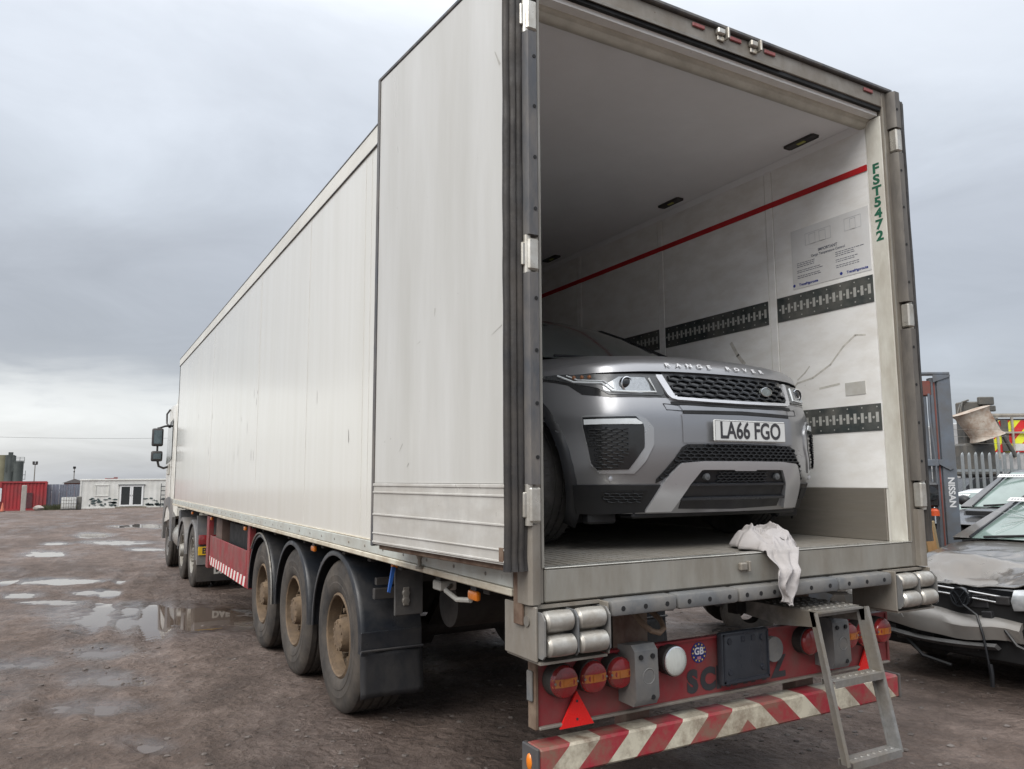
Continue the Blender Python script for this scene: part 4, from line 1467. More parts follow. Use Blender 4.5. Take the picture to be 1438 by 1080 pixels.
# ------------------------------------------------------------------ car on the load floor
CX, CY, CZ = .155, .20, 1.150
SILV = mat('grey_metallic_paint', (.30, .305, .32), .30, metal=.7, var=.04, vscale=3, coat=.35, rvar=.03)
SILT = mat('silver_trim', (.55, .56, .585), .32, metal=.6, var=.06, rvar=.05)
BLKT = mat('black_trim', (.010, .012, .016), .42, var=.25, vscale=8, dirt=(.022, .021, .021), damt=.3)
GLOSSB = mat('gloss_black', (.012, .013, .015), .12, var=.1, coat=.5)
LENS = mat('lamp_inner_silver', (.34, .36, .38), .2, metal=.7, var=.3, vscale=24, stretch=(3, 3, 8))
DRL = mat('lamp_light_guide', (.72, .76, .78), .2, var=.1, vscale=30, coat=.4)
MESHB = mat('grille_mesh_black', (.022, .024, .027), .3, var=.2)
car = thing('silver_car', 'grey metallic four by four facing out of the open trailer', 'car', (CX, CY, CZ))
PU = [0, .2, .4, .55, .7, .8, .88, .93, .95, 1.5]
PV = [0, .008, .03, .07, .15, .245, .38, .55, .8, 4]
PW = [.0, .18, .25, .35, .45, .55, .65, .72, .78, .85, .92, .97, 1.3]
QV = [.15, .12, .08, .03, .0, 0, 0, .01, .04, .07, .10, .12, .14]
def smooth_interp(x, xs, ys):
    # average of shifted linear interpolations rounds the corners of the table
    return sum(float(np.interp(x + d, xs, ys)) for d in (-.03, -.015, 0, .015, .03)) / 5
def VV(u, w):
    return smooth_interp(abs(u), PU, PV) + smooth_interp(w, PW, QV)
def SP(u, w, off=0.0):
    e = .004
    du = (VV(u + e, w) - VV(u - e, w)) / (2 * e)
    dw = (VV(u, w + e) - VV(u, w - e)) / (2 * e)
    n = Vector((du, -1, dw)).normalized()
    return Vector((u, VV(u, w), w)) + n * off
def patch(lower, upper, off, thick=.012, nu=18, nw=5, b=None):
    """sheet conforming to the nose between two chains that share the same u range"""
    b = b or B()
    lu, lw = [p[0] for p in lower], [p[1] for p in lower]
    uu, uw = [p[0] for p in upper], [p[1] for p in upper]
    a, c = max(min(lu), min(uu)), min(max(lu), max(uu))
    us = sorted(set([a + (c - a) * i / nu for i in range(nu + 1)] + [q for q in lu + uu if a <= q <= c]))
    top, bot = [], []
    for u in us:
        w0, w1 = float(np.interp(u, lu, lw)), float(np.interp(u, uu, uw))
        if w1 < w0: w1 = w0
        top.append([SP(u, w0 + (w1 - w0) * j / nw, off) for j in range(nw + 1)])
        bot.append([SP(u, w0 + (w1 - w0) * j / nw, off - thick) for j in range(nw + 1)])
    n, k = len(us), nw + 1
    o = len(b.v)
    for row in top: b.v.extend(tuple(p) for p in row)
    for row in bot: b.v.extend(tuple(p) for p in row)
    def f(*q): b.f.append(tuple(i + o for i in q)); b.mi.append(b.cur)
    for i in range(n - 1):
        for j in range(nw):
            f(i * k + j, (i + 1) * k + j, (i + 1) * k + j + 1, i * k + j + 1)
        f(i * k, n * k + i * k, n * k + (i + 1) * k, (i + 1) * k)
        f(i * k + nw, (i + 1) * k + nw, n * k + (i + 1) * k + nw, n * k + i * k + nw)
    for i in (0, n - 1):
        for j in range(nw):
            f(i * k + j, i * k + j + 1, n * k + i * k + j + 1, n * k + i * k + j)
    return b
def mir(ch): return sorted([(-u, w) for u, w in ch])
def both(name, m, lower, upper, off, thick=.012, parent=car, nu=18, nw=5):
    o1 = patch(lower, upper, off, thick, nu, nw).build(name, m, parent, local=True, angle=50)
    o2 = patch(mir(lower), mir(upper), off, thick, nu, nw).build(name, m, parent, local=True, angle=50)
    return o1, o2
def strip(pts, off, r, b=None, n=6):
    b = b or B()
    return b.tube([SP(u, w, off) for u, w in pts], r, n)
def lattice(umin, umax, wmin, wmax, du, dw, inside, off, r, b=None):
    """honeycomb of flattened hexagons following the nose"""
    b = b or B()
    rows = int((wmax - wmin) / dw) + 1
    for j in range(rows):
        w = wmin + j * dw
        u = umin + (du / 2 if j % 2 else 0)
        while u < umax:
            hexa = [(u + du * .5 * c, w + dw * .62 * s) for c, s in ((-1, 0), (-.5, 1), (.5, 1), (1, 0), (.5, -1), (-.5, -1))]
            hexa = [(u - du * .5, w - dw * .33), (u - du * .5, w + dw * .33), (u, w + dw * .66), (u + du * .5, w + dw * .33), (u + du * .5, w - dw * .33), (u, w - dw * .66)]
            for a, c in ((0, 1), (1, 2), (2, 3)):
                p, q = hexa[a], hexa[c]
                if inside(*p) and inside(*q):
                    P, Q = SP(*p, off), SP(*q, off)
                    d = (Q - P).normalized()
                    s_ = d.cross(Vector((0, -1, 0))).normalized() * r
                    z_ = Vector((0, 1, 0)) * .012
                    b.add([P - s_, P + s_, Q + s_, Q - s_, P - s_ + z_, P + s_ + z_, Q + s_ + z_, Q - s_ + z_], [(0, 1, 2, 3), (0, 3, 7, 4), (1, 5, 6, 2)])
            u += du
    return b
def between(lower, upper):
    lu, lw = [p[0] for p in lower], [p[1] for p in lower]
    uu, uw = [p[0] for p in upper], [p[1] for p in upper]
    def f(u, w):
        return lu[0] <= u <= lu[-1] and np.interp(u, lu, lw) <= w <= np.interp(u, uu, uw)
    return f
def mirs(ch): return [(-u, w) for u, w in reversed([p for p in ch if p[0] < 0])]
def sym(ch):  # chain given for u<=0, completed on the other side
    return ch + [(-u, w) for u, w in reversed(ch) if u < 0]

# body shell (nose and flanks) with wheel-arch openings
b = B()
ws = [.19, .23, .28, .335, .40, .47, .54, .61, .67, .72, .77, .82, .87, .91, .945]
us = [-.951, -.949, -.945, -.938, -.93, -.918, -.90, -.88, -.86, -.84, -.81, -.77, -.73, -.69, -.64, -.58, -.52, -.45, -.36, -.26, -.15, 0]
us = us + [-q for q in reversed(us[:-1])]
vside = [4.22, 4.1, 3.9, 3.78, 3.72, 3.66, 3.6, 3.54, 3.48, 3.42, 3.36, 3.3, 3.24, 3.18, 3.12, 3.06, 3.0, 2.94, 2.88, 2.8, 2.4, 1.9, 1.6, 1.48, 1.4, 1.34, 1.28, 1.22, 1.16, 1.10, 1.04, .98, .92, .87]
def side_u(v, w): return .951 - (.03 * max(0, w - .75) / .2) - (.05 if w < .25 else 0) * .3 - .03 * max(0, (v - 3.7)) * 2
rows = []
for w in ws:
    row = [Vector((-side_u(v, w), v + .0, w)) for v in vside]
    row += [SP(u, w) for u in us]
    row += [Vector((side_u(v, w), v, w)) for v in reversed(vside)]
    rows.append(row)
k = len(rows[0])
for r0 in rows: b.v.extend(tuple(p) for p in r0)
AX = (.87, 3.56)
def in_arch(p):
    return abs(p.x) > .60 and any(math.hypot(p.y - a, p.z - .36) < .478 for a in AX) 
def arch_clear(i, j):
    q = (rows[i][j] + rows[i + 1][j + 1]) / 2
    return in_arch(q) and abs(q.x) > .76
for i in range(len(ws) - 1):
    for j in range(k - 1):
        if not arch_clear(i, j):
            b.f.append((i * k + j, i * k + j + 1, (i + 1) * k + j + 1, (i + 1) * k + j)); b.mi.append(0)
    b.f.append((i * k + k - 1, i * k, (i + 1) * k, (i + 1) * k + k - 1)); b.mi.append(0)
body = b.build('body', SILV, car, local=True, angle=60)
# shoulder deck, bonnet
def lip_v(u): return VV(u, .945)
def hood(a, t, du=0.0):
    u = -.905 + 1.81 * a
    d = 1.12 * t ** 1.35
    prof = float(np.interp(d, [0, .008, .022, .045, .09, .2, .4, .7, 1.12], [.925, .945, .972, .992, 1.012, 1.040, 1.066, 1.094, 1.125]))
    cr = .075 * (abs(u) / .9) ** 3.2
    v0 = lip_v(u) - .028
    v = v0 + d * (1.19 + .0 - v0) / 1.12
    crease = .008 * math.exp(-((abs(u) - .62) / .05) ** 2) * min(1, d * 4)
    return (u, v, prof - cr * min(1, d * 6 + .25) + crease)
b = B().grid(hood, 48, 30)
hd_ = b.build('bonnet', SILV, car, local=True, angle=60)
B().grid(lambda a, t: (-.90 + 1.8 * a, lip_v(-.90 + 1.8 * a) - .018 + .10 * t, .924 - .004 * t), 36, 2).build('bonnet_edge', BLKT, hd_, local=True)
for s in (-1, 1):
    B().grid(lambda a, t: (s * (.935 - .10 * t), .62 + 3.5 * a, .945 + (.13 * min(1, a * 6)) * t + .0), 30, 3).build('wing_top', SILV, car, local=True)
# greenhouse
def gsec(v):
    base = float(np.interp(v, [1.16, 2.0, 3.6, 4.15], [1.11, 1.12, 1.17, 1.18]))
    top = float(np.interp(v, [1.16, 1.4, 1.7, 2.0, 2.3, 2.8, 3.5, 3.95, 4.15], [1.125, 1.27, 1.43, 1.555, 1.61, 1.615, 1.57, 1.50, 1.2]))
    return base, top
b, g, sw = B(), B(), B()
st_v = [1.16, 1.25, 1.35, 1.45, 1.55, 1.7, 1.85, 2.0, 2.15, 2.3, 2.55, 2.8, 3.2, 3.5, 3.8, 3.95, 4.15]
secs = []
for v in st_v:
    z0, z1 = gsec(v)
    h = z1 - z0
    hb = .84
    ht = .84 - .25 * min(1, h / .45)
    sc_ = []
    for f in (0, .5, .86):
        sc_.append((-(hb + (ht - hb) * f), v, z0 + h * f))
    for q in (-.9, -.6, -.2, .2, .6, .9):
        sc_.append((q * ht, v - (.10 * (1 - q * q) if v < 2.1 else 0), z1 - .025 * q * q * min(1, h * 4)))
    for f in (.86, .5, 0):
        sc_.append(((hb + (ht - hb) * f), v, z0 + h * f))
    secs.append(sc_)
k = len(secs[0])
for s_ in secs: b.v.extend(s_)
for i in range(len(secs) - 1):
    for j in range(k - 1):
        glass = (3 <= j <= 7 and (st_v[i + 1] <= 2.16 or st_v[i] >= 3.8)) or (j in (0, 1, k - 3, k - 2) and 1.35 <= st_v[i] and st_v[i + 1] <= 3.81)
        b.mi.append(1 if glass else 0)
        b.f.append((i * k + j, i * k + j + 1, (i + 1) * k + j + 1, (i + 1) * k + j))
b.build('cabin', [SILV, mat('car_glass', (.085, .105, .105), .04, metal=.35, var=.1, coat=.8, spec=.8)], car, local=True, angle=50)
for j in (3, k - 4):
    b = B()
    b.tube([secs[q][j] for q in range(0, 9)], .012, 6)
    b.build('pillar_trim', GLOSSB, car, local=True)
b = B().grid(lambda a, t: (-.80 + 1.6 * a, 1.02 + .17 * t - .10 * (1 - (2 * a - 1) ** 2), 1.105 + .018 * t), 20, 3)
b.build('scuttle', BLKT, car, local=True)
b = B()
b.tube([(-.55, 1.00, 1.125), (-.2, 1.00, 1.135), (.15, 1.04, 1.145)], .008, 6); b.tube([(.0, .98, 1.125), (.3, 1.02, 1.135), (.62, 1.08, 1.14)], .008, 6)
b.build('wiper', BLKT, car, local=True)
for s in (-1, 1):
    b = B().ball((s * .985, 1.62, 1.17), 1, 2, (.11, .07, .085))
    b.tube([(s * .83, 1.62, 1.10), (s * .93, 1.62, 1.13)], .02, 6)
    b.build('door_mirror', SILV, car, local=True)
B().box(-.9, .9, 4.15, 4.24, .30, 1.18, .03).build('tail_panel', SILV, car, local=True)
B().box(-.66, .66, .35, 4.1, .20, .32).build('underbody', BLACK, car, local=True)
B().box(-.66, .66, .45, 1.3, .32, .90).build('engine_bay', BLACK, car, local=True)
# wheels (front pair steered straight) and arch trims
WRIM = mat('alloy_rim', (.40, .41, .42), .3, metal=.8, var=.1)
for s in (-1, 1):
    for a in AX:
        h = .118
        r = .355
        prof = [(.24, h * .8), (.26, h * .95), (.31, h), (.338, h * .92), (.350, h * .78)]
        tp = []
        for q in range(4):
            a0, a1 = h * .78 - q * h * .39, h * .78 - (q + 1) * h * .39
            tp += [(r, a0 - .006), (r, a1 + .006), (r - .009, a1 + .003), (r - .009, a1 - .003)]
        prof = prof + tp[:-2] + [(q[0], -q[1]) for q in reversed(prof)]
        t = B().lathe(prof, (s * .815, a, .355), 'X', 56, s)
        for kk in range(56):            # cross sipes on the tread
            th = 2 * math.pi * kk / 56
            y_, z_ = math.cos(th), math.sin(th)
            c_ = Vector((s * .815, a, .355)) + Vector((0, y_, z_)) * .3545
            tt = Vector((0, -z_, y_)) * .004
            nn = Vector((0, y_, z_)) * .0025
            for x0_, x1_ in ((-.105, -.055), (-.04, .04), (.055, .105)):
                t.add([c_ + Vector((x0_, 0, 0)) - tt + nn, c_ + Vector((x1_, 0, 0)) - tt + nn, c_ + Vector((x1_, 0, 0)) + tt + nn, c_ + Vector((x0_, 0, 0)) + tt + nn], [(0, 1, 2, 3)])
        t = t.build('wheel', mat('car_tyre', (.045, .045, .046), .75, var=.3, vscale=20, dirt=(.10, .092, .085), damt=.45), car, local=True, angle=28)
        q = B()
        q.lathe([(.245, h * .82), (.235, h * .88), (.225, h * .5), (.215, -h * .7)], (s * .815, a, .355), 'X', 40, s)
        for kk in range(5):
            th = 2 * math.pi * kk / 5
            for dd in (-.16, .16):
                q.prism([(a + .05 * math.cos(th + dd * 3), .355 + .05 * math.sin(th + dd * 3)), (a + .225 * math.cos(th + dd - .05), .355 + .225 * math.sin(th + dd - .05)), (a + .225 * math.cos(th + dd + .05), .355 + .225 * math.sin(th + dd + .05))], 'X', s * (.815 + h * .55), s * (.815 + h * .78))
        q.lathe([(.075, h * .5), (.07, h * .8), (0, h * .85)], (s * .815, a, .355), 'X', 20, s)
        q.build('rim', WRIM, t, local=True)
        tr_ = B()
        n = 26
        ring = []
        for i in range(n + 1):
            th = R(-28) + R(236) * i / n
            y_, z_ = a - .466 * math.cos(th), .36 + .466 * math.sin(th)
            y2, z2 = a - .525 * math.cos(th), .36 + .525 * math.sin(th)
            su = lambda yy, zz: min(.957, max(.76, next((abs(q_) for q_ in (np.linspace(.957, .76, 70)) if VV(q_, zz) <= yy), .76))) if yy < .9 else .957
            xo = su(y2, z2)
            xi_ = su(y_, z_) + .004
            tr_.v += [(s * (xo + .002), y2, z2), (s * (xi_ + .004), y_, z_), (s * .70, y_, z_)]
        for i in range(n):
            for j in range(2):
                tr_.f.append((i * 3 + j, i * 3 + j + 1, i * 3 + j + 4, i * 3 + j + 3)); tr_.mi.append(0)
        tr_.build('wheel_arch_trim', BLKT, car, local=True, solid=.008)

# head lamps
hu = [(-.900, .918), (-.867, .917), (-.797, .910), (-.656, .903), (-.476, .897), (-.462, .86)]
hl = [(-.900, .900), (-.86, .878), (-.829, .858), (-.757, .832), (-.72, .795), (-.601, .792), (-.480, .788), (-.462, .80)]
tl = [(-.85, .860), (-.816, .806), (-.72, .790), (-.60, .788)]
tu = [(-.85, .872), (-.829, .858), (-.757, .832), (-.60, .79)]
both('lamp_surround', GLOSSB, [(-.93, .905), (-.85, .855), (-.816, .800), (-.72, .782), (-.44, .780)], [(-.93, .925), (-.8, .922), (-.44, .922)], .002, .01)
h1, h2 = both('headlamp', mat('headlamp_dark', (.10, .105, .11), .25, metal=.3, var=.3), hl, hu, .006, .008)
for o, s in ((h1, 1), (h2, -1)):
    b = B()
    g1 = [(-.868, .910), (-.828, .868), (-.735, .856), (-.705, .812), (-.62, .806), (-.505, .806), (-.522, .880)]
    strip([(s * u, w) for u, w in g1], .010, .0055, b)
    g2 = [(-.845, .906), (-.815, .878), (-.725, .866), (-.695, .822)]
    strip([(s * u, w) for u, w in g2], .010, .0035, b)
    b.build('light_guide', DRL, o, local=True)
    p = SP(s * -.634, .852, .006)
    q = B().lathe([(.038, .01), (.038, -.008), (.033, -.010), (.031, .0)], tuple(p), 'Y', 24)
    q.build('lens_ring', CHROME, o, local=True)
    q = B().lathe([(.031, .0), (.026, -.006), (.014, -.010), (0, -.011)], tuple(p), 'Y', 24)
    q.build('projector_lens', GLOSSB, o, local=True)
    q = patch([(-.735, .818), (-.70, .806), (-.58, .800), (-.53, .812)] if s > 0 else mir([(-.735, .818), (-.70, .806), (-.58, .800), (-.53, .812)]),
              [(-.735, .840), (-.66, .89), (-.54, .885), (-.53, .85)] if s > 0 else mir([(-.735, .840), (-.66, .89), (-.54, .885), (-.53, .85)]), .008, .006)
    q.build('reflector', LENS, o, local=True)
    q = B()
    for c_ in (-.825, -.80, -.775):
        q.ball(tuple(SP(s * c_, .892, .008)), .012, 1)
    q.build('indicator', mat('indicator_orange', (.30, .13, .06), .3), o, local=True)
# main grille
gl, gu = sym([(-.435, .80), (-.405, .782), (-.2, .778), (0, .776)]), sym([(-.435, .905), (-.2, .908), (0, .908)])
gr = patch(gl, gu, .004, .012, 30, 4).build('grille', GLOSSB, car, local=True)
lattice(-.45, .45, .78, .91, .078, .026, between(gl, gu), .016, .0036).build('grille_mesh', MESHB, gr, local=True)
b = B()
patch([(-.478, .885), (-.448, .790), (-.432, .772), (-.40, .764)], [(-.478, .900), (-.445, .900), (-.415, .80), (-.40, .786)], .014, .02, 10, 3, b)
patch(mir([(-.478, .885), (-.448, .790), (-.432, .772), (-.40, .764)]), mir([(-.478, .900), (-.445, .900), (-.415, .80), (-.40, .786)]), .014, .02, 10, 3, b)
patch(sym([(-.405, .764), (-.2, .758), (0, .756)]), sym([(-.405, .780), (-.2, .774), (0, .772)]), .014, .02, 30, 2, b)
b.build('grille_surround', SILT, gr, local=True, angle=40)
p = SP(.235, .832, .022)
q = B()
q.lathe([(.040, .010), (.040, -.002), (.036, -.005), (0, -.006)], (0, 0, 0), 'Y', 28, M=Matrix.Translation(p) @ Matrix.Diagonal((1, 1, .62, 1)))
bd = q.build('badge', mat('badge_green_grey', (.30, .33, .32), .25, metal=.4, var=.3, vscale=60), gr, local=True)
B().lathe([(.040, -.003), (.0415, -.007), (.038, -.008)], (0, 0, 0), 'Y', 28, M=Matrix.Translation(p) @ Matrix.Diagonal((1, 1, .62, 1))).build('badge_rim', CHROME, bd, local=True)
patch(sym([(-.44, .745), (0, .738)]), sym([(-.44, .760), (0, .754)]), .002, .008, 24, 2).build('grille_gap', BLACK, car, local=True)
# bonnet lettering
b = B()
word = 'RANGE ROVER'
for i, ch in enumerate(word):
    if ch == ' ': continue
    u = -.405 + .067 * i
    h_ = hood((u + .905) / 1.81, .040)
    h2_ = hood((u + .905) / 1.81, .075)
    d = (Vector(h2_) - Vector(h_)).normalized()
    du_ = Vector(hood((u + .03 + .905) / 1.81, .047)) - Vector(hood((u - .03 + .905) / 1.81, .047))
    n = du_.normalized().cross(d)
    b.mesh(text_mesh(ch, .042, .001, .0010), scaled(frame(Vector(h_) + n.normalized() * .006, du_, d), 1.2, .85))
b.build('bonnet_lettering', mat('letter_silver', (.74, .75, .77), .4, metal=.1, var=.03), hd_, local=True, recalc=False)
# bumper details
fo_l = [(-.832, .63), (-.806, .434), (-.776, .394), (-.637, .394), (-.593, .455), (-.553, .54)]
fo_u = [(-.832, .682), (-.82, .690), (-.623, .690), (-.586, .668), (-.553, .622)]
f1, f2 = both('fog_surround', mat('fog_bevel_lit', (.40, .41, .425), .3, metal=.6, var=.05), fo_l, fo_u, .006, .02)  # body-colour bevel painted lighter, the light it catches put into the colour
fb_l = [(-.829, .63), (-.805, .445), (-.783, .412), (-.666, .416), (-.599, .522), (-.597, .54)]
fb_u = [(-.829, .680), (-.631, .680), (-.600, .640), (-.597, .62)]
def mir_if(ch, s): return ch if s > 0 else mir(ch)
for o, s in ((f1, 1), (f2, -1)):
    patch(mir_if(fb_l, s), mir_if(fb_u, s), .009, .006).build('fog_recess', GLOSSB, o, local=True)
    fl_, fu_ = [(-.825, .642), (-.612, .640), (-.606, .642)], [(-.825, .668), (-.632, .668), (-.606, .648)]
    patch(mir_if(fl_, s), mir_if(fu_, s), .014, .006).build('fog_lamp', DRL, o, local=True)
    ml, mu = [(-.823, .62), (-.80, .45), (-.789, .424), (-.70, .424), (-.657, .51), (-.655, .52)], [(-.823, .630), (-.655, .624)]
    lattice(-.83 if s > 0 else .64, -.64 if s > 0 else .83, .42, .63, .040, .0135, between(mir_if(ml, s), mir_if(mu, s)), .018, .0022).build('fog_mesh', MESHB, o, local=True)
    q = SP(s * -.732, .368, .004)
    B().lathe([(.014, .0), (.013, -.004), (0, -.006)], tuple(q), 'Y', 16).build('parking_sensor', SILT, o, local=True)
    q = B()
    strip([(s * u, w) for u, w in ((-.485, .748), (-.40, .742), (-.385, .712), (-.475, .716), (-.485, .748))], .001, .0018, q, 4)
    q.build('washer_cover_gap', BLKT, o, local=True)
both('lower_corner', BLKT, [(-.848, .33), (-.83, .24), (-.815, .190), (-.742, .188), (-.53, .200), (-.47, .32)], [(-.848, .338), (-.84, .338), (-.47, .336)], .008, .02)
v1, v2 = both('corner_vent', BLACK, [(-.754, .29), (-.729, .250), (-.578, .250), (-.562, .30)], [(-.754, .309), (-.562, .312)], .011, .004)
lattice(-.76, -.56, .25, .31, .040, .014, between([(-.754, .29), (-.729, .250), (-.578, .250), (-.562, .30)], [(-.754, .309), (-.562, .312)]), .017, .002).build('vent_mesh', MESHB, v1, local=True)
lw_l = sym([(-.530, .345), (-.50, .36), (-.41, .448), (-.30, .452), (0, .452)])
lw_u = sym([(-.530, .365), (-.405, .525), (-.375, .541), (0, .546)])
lg = patch(lw_l, lw_u, .004, .012, 36, 4).build('lower_grille', BLACK, car, local=True)
lattice(-.54, .54, .35, .545, .044, .0165, between(lw_l, lw_u), .014, .0024).build('lower_grille_mesh', MESHB, lg, local=True)
patch(sym([(-.398, .548), (0, .552)]), sym([(-.398, .694), (0, .698)]), .004, .008, 30, 4).build('plate_panel', SILV, car, local=True)
patch(sym([(-.395, .696), (0, .700)]), sym([(-.385, .714), (0, .720)]), .005, .008, 30, 2).build('upper_slot', BLACK, car, local=True)
sk_out_u = [(-.540, .215), (-.500, .345), (-.470, .390), (-.415, .446), (-.30, .455), (0, .456)]
b = B()
patch([(-.545, .205), (-.41, .207)], [(-.545, .215), (-.500, .345), (-.470, .390), (-.43, .435), (-.41, .447)], .020, .03, 12, 4, b)
patch([(-.41, .207), (-.347, .345), (-.294, .413), (-.28, .416)], [(-.41, .447), (-.30, .455), (-.28, .456)], .020, .03, 10, 4, b)
patch(mir([(-.545, .205), (-.41, .207)]), mir([(-.545, .215), (-.500, .345), (-.470, .390), (-.43, .435), (-.41, .447)]), .020, .03, 12, 4, b)
patch(mir([(-.41, .207), (-.347, .345), (-.294, .413), (-.28, .416)]), mir([(-.41, .447), (-.30, .455), (-.28, .456)]), .020, .03, 10, 4, b)
patch(sym([(-.28, .416), (-.08, .416), (-.075, .410), (0, .410)]), sym([(-.28, .456), (0, .457)]), .020, .03, 16, 3, b)
b.build('skid_plate', SILT, car, local=True, angle=40)
lc = patch(sym([(-.42, .215), (0, .205)]), sym([(-.36, .345), (-.30, .415), (0, .418)]), .004, .01, 24, 5).build('lower_intake', BLKT, car, local=True)
lattice(-.20, .20, .35, .41, .040, .014, lambda u, w: abs(u) < .20 and .35 < w < .405, .012, .002).build('intake_mesh', MESHB, lc, local=True)
b = B()
for w, t in ((.335, .010), (.262, .012)):
    patch(sym([(-.365 if w > .3 else -.40, w), (0, w)]), sym([(-.365 if w > .3 else -.40, w + t), (0, w + t)]), .016, .02, 20, 1, b)
b.build('intake_bar', mat('intake_bar_grey', (.035, .038, .044), .35), lc, local=True)
b = B()
for s in (-1, 1):
    b.lathe([(.018, .01), (.018, -.012), (0, -.016)], tuple(SP(s * .255, .378, .01)), 'Y', 16)
b.build('tow_eye_cover', mat('cover_grey', (.09, .095, .10), .4), lc, local=True)
b = B()
b.box(-.78, -.60, .33, .40, .135, .20, .012); b.box(.60, .78, .33, .40, .135, .20, .012); b.box(-.6, .6, .20, .32, .165, .21, .01)
b.build('under_tray', BLKT, car, local=True)
# number plate
p = B().box(-.235, .295, -.024, -.012, .556, .669, .006).build('number_plate', mat('plate_white', (.62, .63, .62), .35, var=.05, dirt=(.5, .5, .48), damt=.2), car, local=True)
B().mesh(text_mesh('LA66 FGO', .112, .0008, .0022), scaled(frame((.028, -.0252, .611), (1, 0, 0), (0, 0, 1)), .90, 1.08)).build('plate_lettering', TEXTD, p, local=True, recalc=False)
q = B()
q.box(-.229, .289, -.0247, -.0241, .560, .5625); q.box(-.229, .289, -.0247, -.0241, .6625, .665); q.box(-.229, -.2265, -.0247, -.0241, .560, .665); q.box(.2865, .289, -.0247, -.0241, .560, .665)
q.build('plate_border', mat('plate_border_grey', (.2, .2, .2), .5), p, local=True)

# ------------------------------------------------------------------ cloth over the sill
def cloth():
    b = B()
    nu, nv = 90, 150
    def ridge(p):
        return 1 - 2 * abs(mnoise.noise(p))
    def fn(a, t):
        # t 0..1: from the heap on the floor, over the sill edge, to the hanging tail
        s = t * .98
        wid = float(np.interp(s, [0, .06, .15, .30, .44, .54, .62, .8, .98], [.10, .24, .33, .36, .30, .21, .155, .125, .085]))
        x0 = float(np.interp(s, [0, .2, .42, .56, .7, .98], [.25, .25, .18, .12, .075, .06]))
        wx, ws_ = a * 2.2 + .35 * mnoise.noise((a * 3, s * 4, 8)), s * 4.4 + .3 * mnoise.noise((a * 4, s * 5, 2))
        fold = .55 * ridge((wx * 1.3 + ws_ * .8, ws_ * .7 - wx * .6, 1.3)) + .30 * ridge((wx * 2.9 - ws_, ws_ * 1.6, 4.1)) + .14 * ridge((wx * 6, ws_ * 4, 6.1))
        if s < .5:
            hgt = float(np.interp(s, [0, .08, .22, .36, .46, .5], [.0, .075, .105, .080, .040, .018]))
            y = .36 - s * .76 + .03 * mnoise.noise((a * 4, s * 9, 7.7)) * (1 if s < .42 else 0)
            edge = max(0, 1 - (2 * a - 1) ** 4) ** .7
            z = max(1.150 + .012 + hgt * edge * (.55 + .75 * fold), 1.155)
        else:
            d = s - .5
            pleat = .55 * math.sin(a * 13 + 2.5 * mnoise.noise((a * 2, s * 3, 3)) + s * 2)
            y = -.022 - .075 * min(1, d * 6) - (.012 + .022 * (fold * .5 + pleat)) * min(1, .2 + d * 4)
            z = 1.163 - d * .50 + .010 * mnoise.noise((a * 6, 3, s)) - .03 * d * 2 * (a - .5)
            if d < .03: z = 1.163 - d * .2 + .012 * max(0, fold)
        x = x0 + (a - .5) * wid * (1 + .25 * mnoise.noise((s * 6, 2, a * 2))) + .025 * mnoise.noise((s * 8, a * 3, 9))
        return (x, y, z)
    b.grid(fn, nu, nv)
    return b
cl = cloth().build('cloth', mat('grubby_cloth', (.44, .42, .42), .95, var=.14, vscale=8, dirt=(.34, .315, .30), damt=.4, dscale=7, bump=.25, bscale=260, spec=.1), None, angle=80, solid=.002)
tag(cl, 'crumpled off-white cloth hanging over the trailer sill', 'cloth')
# ------------------------------------------------------------------ wrecks and plant on the right
LOCALG = lambda x, y: float(ground_h(np.array([x]), np.array([y]))[0])
SCREEN = mat('windscreen_glass', (.16, .22, .20), .08, var=.25, vscale=3, coat=.6, spec=.7)

def loft(b, secs, closed=True, cap=True, mi=0):
    o = len(b.v)
    k = len(secs[0])
    for s_ in secs: b.v.extend([tuple(p) for p in s_])
    for i in range(len(secs) - 1):
        for j in range(k if closed else k - 1):
            b.f.append((o + i * k + j, o + i * k + (j + 1) % k, o + (i + 1) * k + (j + 1) % k, o + (i + 1) * k + j)); b.mi.append(mi)
    if cap and closed:
        b.f.append(tuple(o + i for i in range(k))); b.mi.append(mi)
        b.f.append(tuple(o + (len(secs) - 1) * k + i for i in range(k))); b.mi.append(mi)
    return b

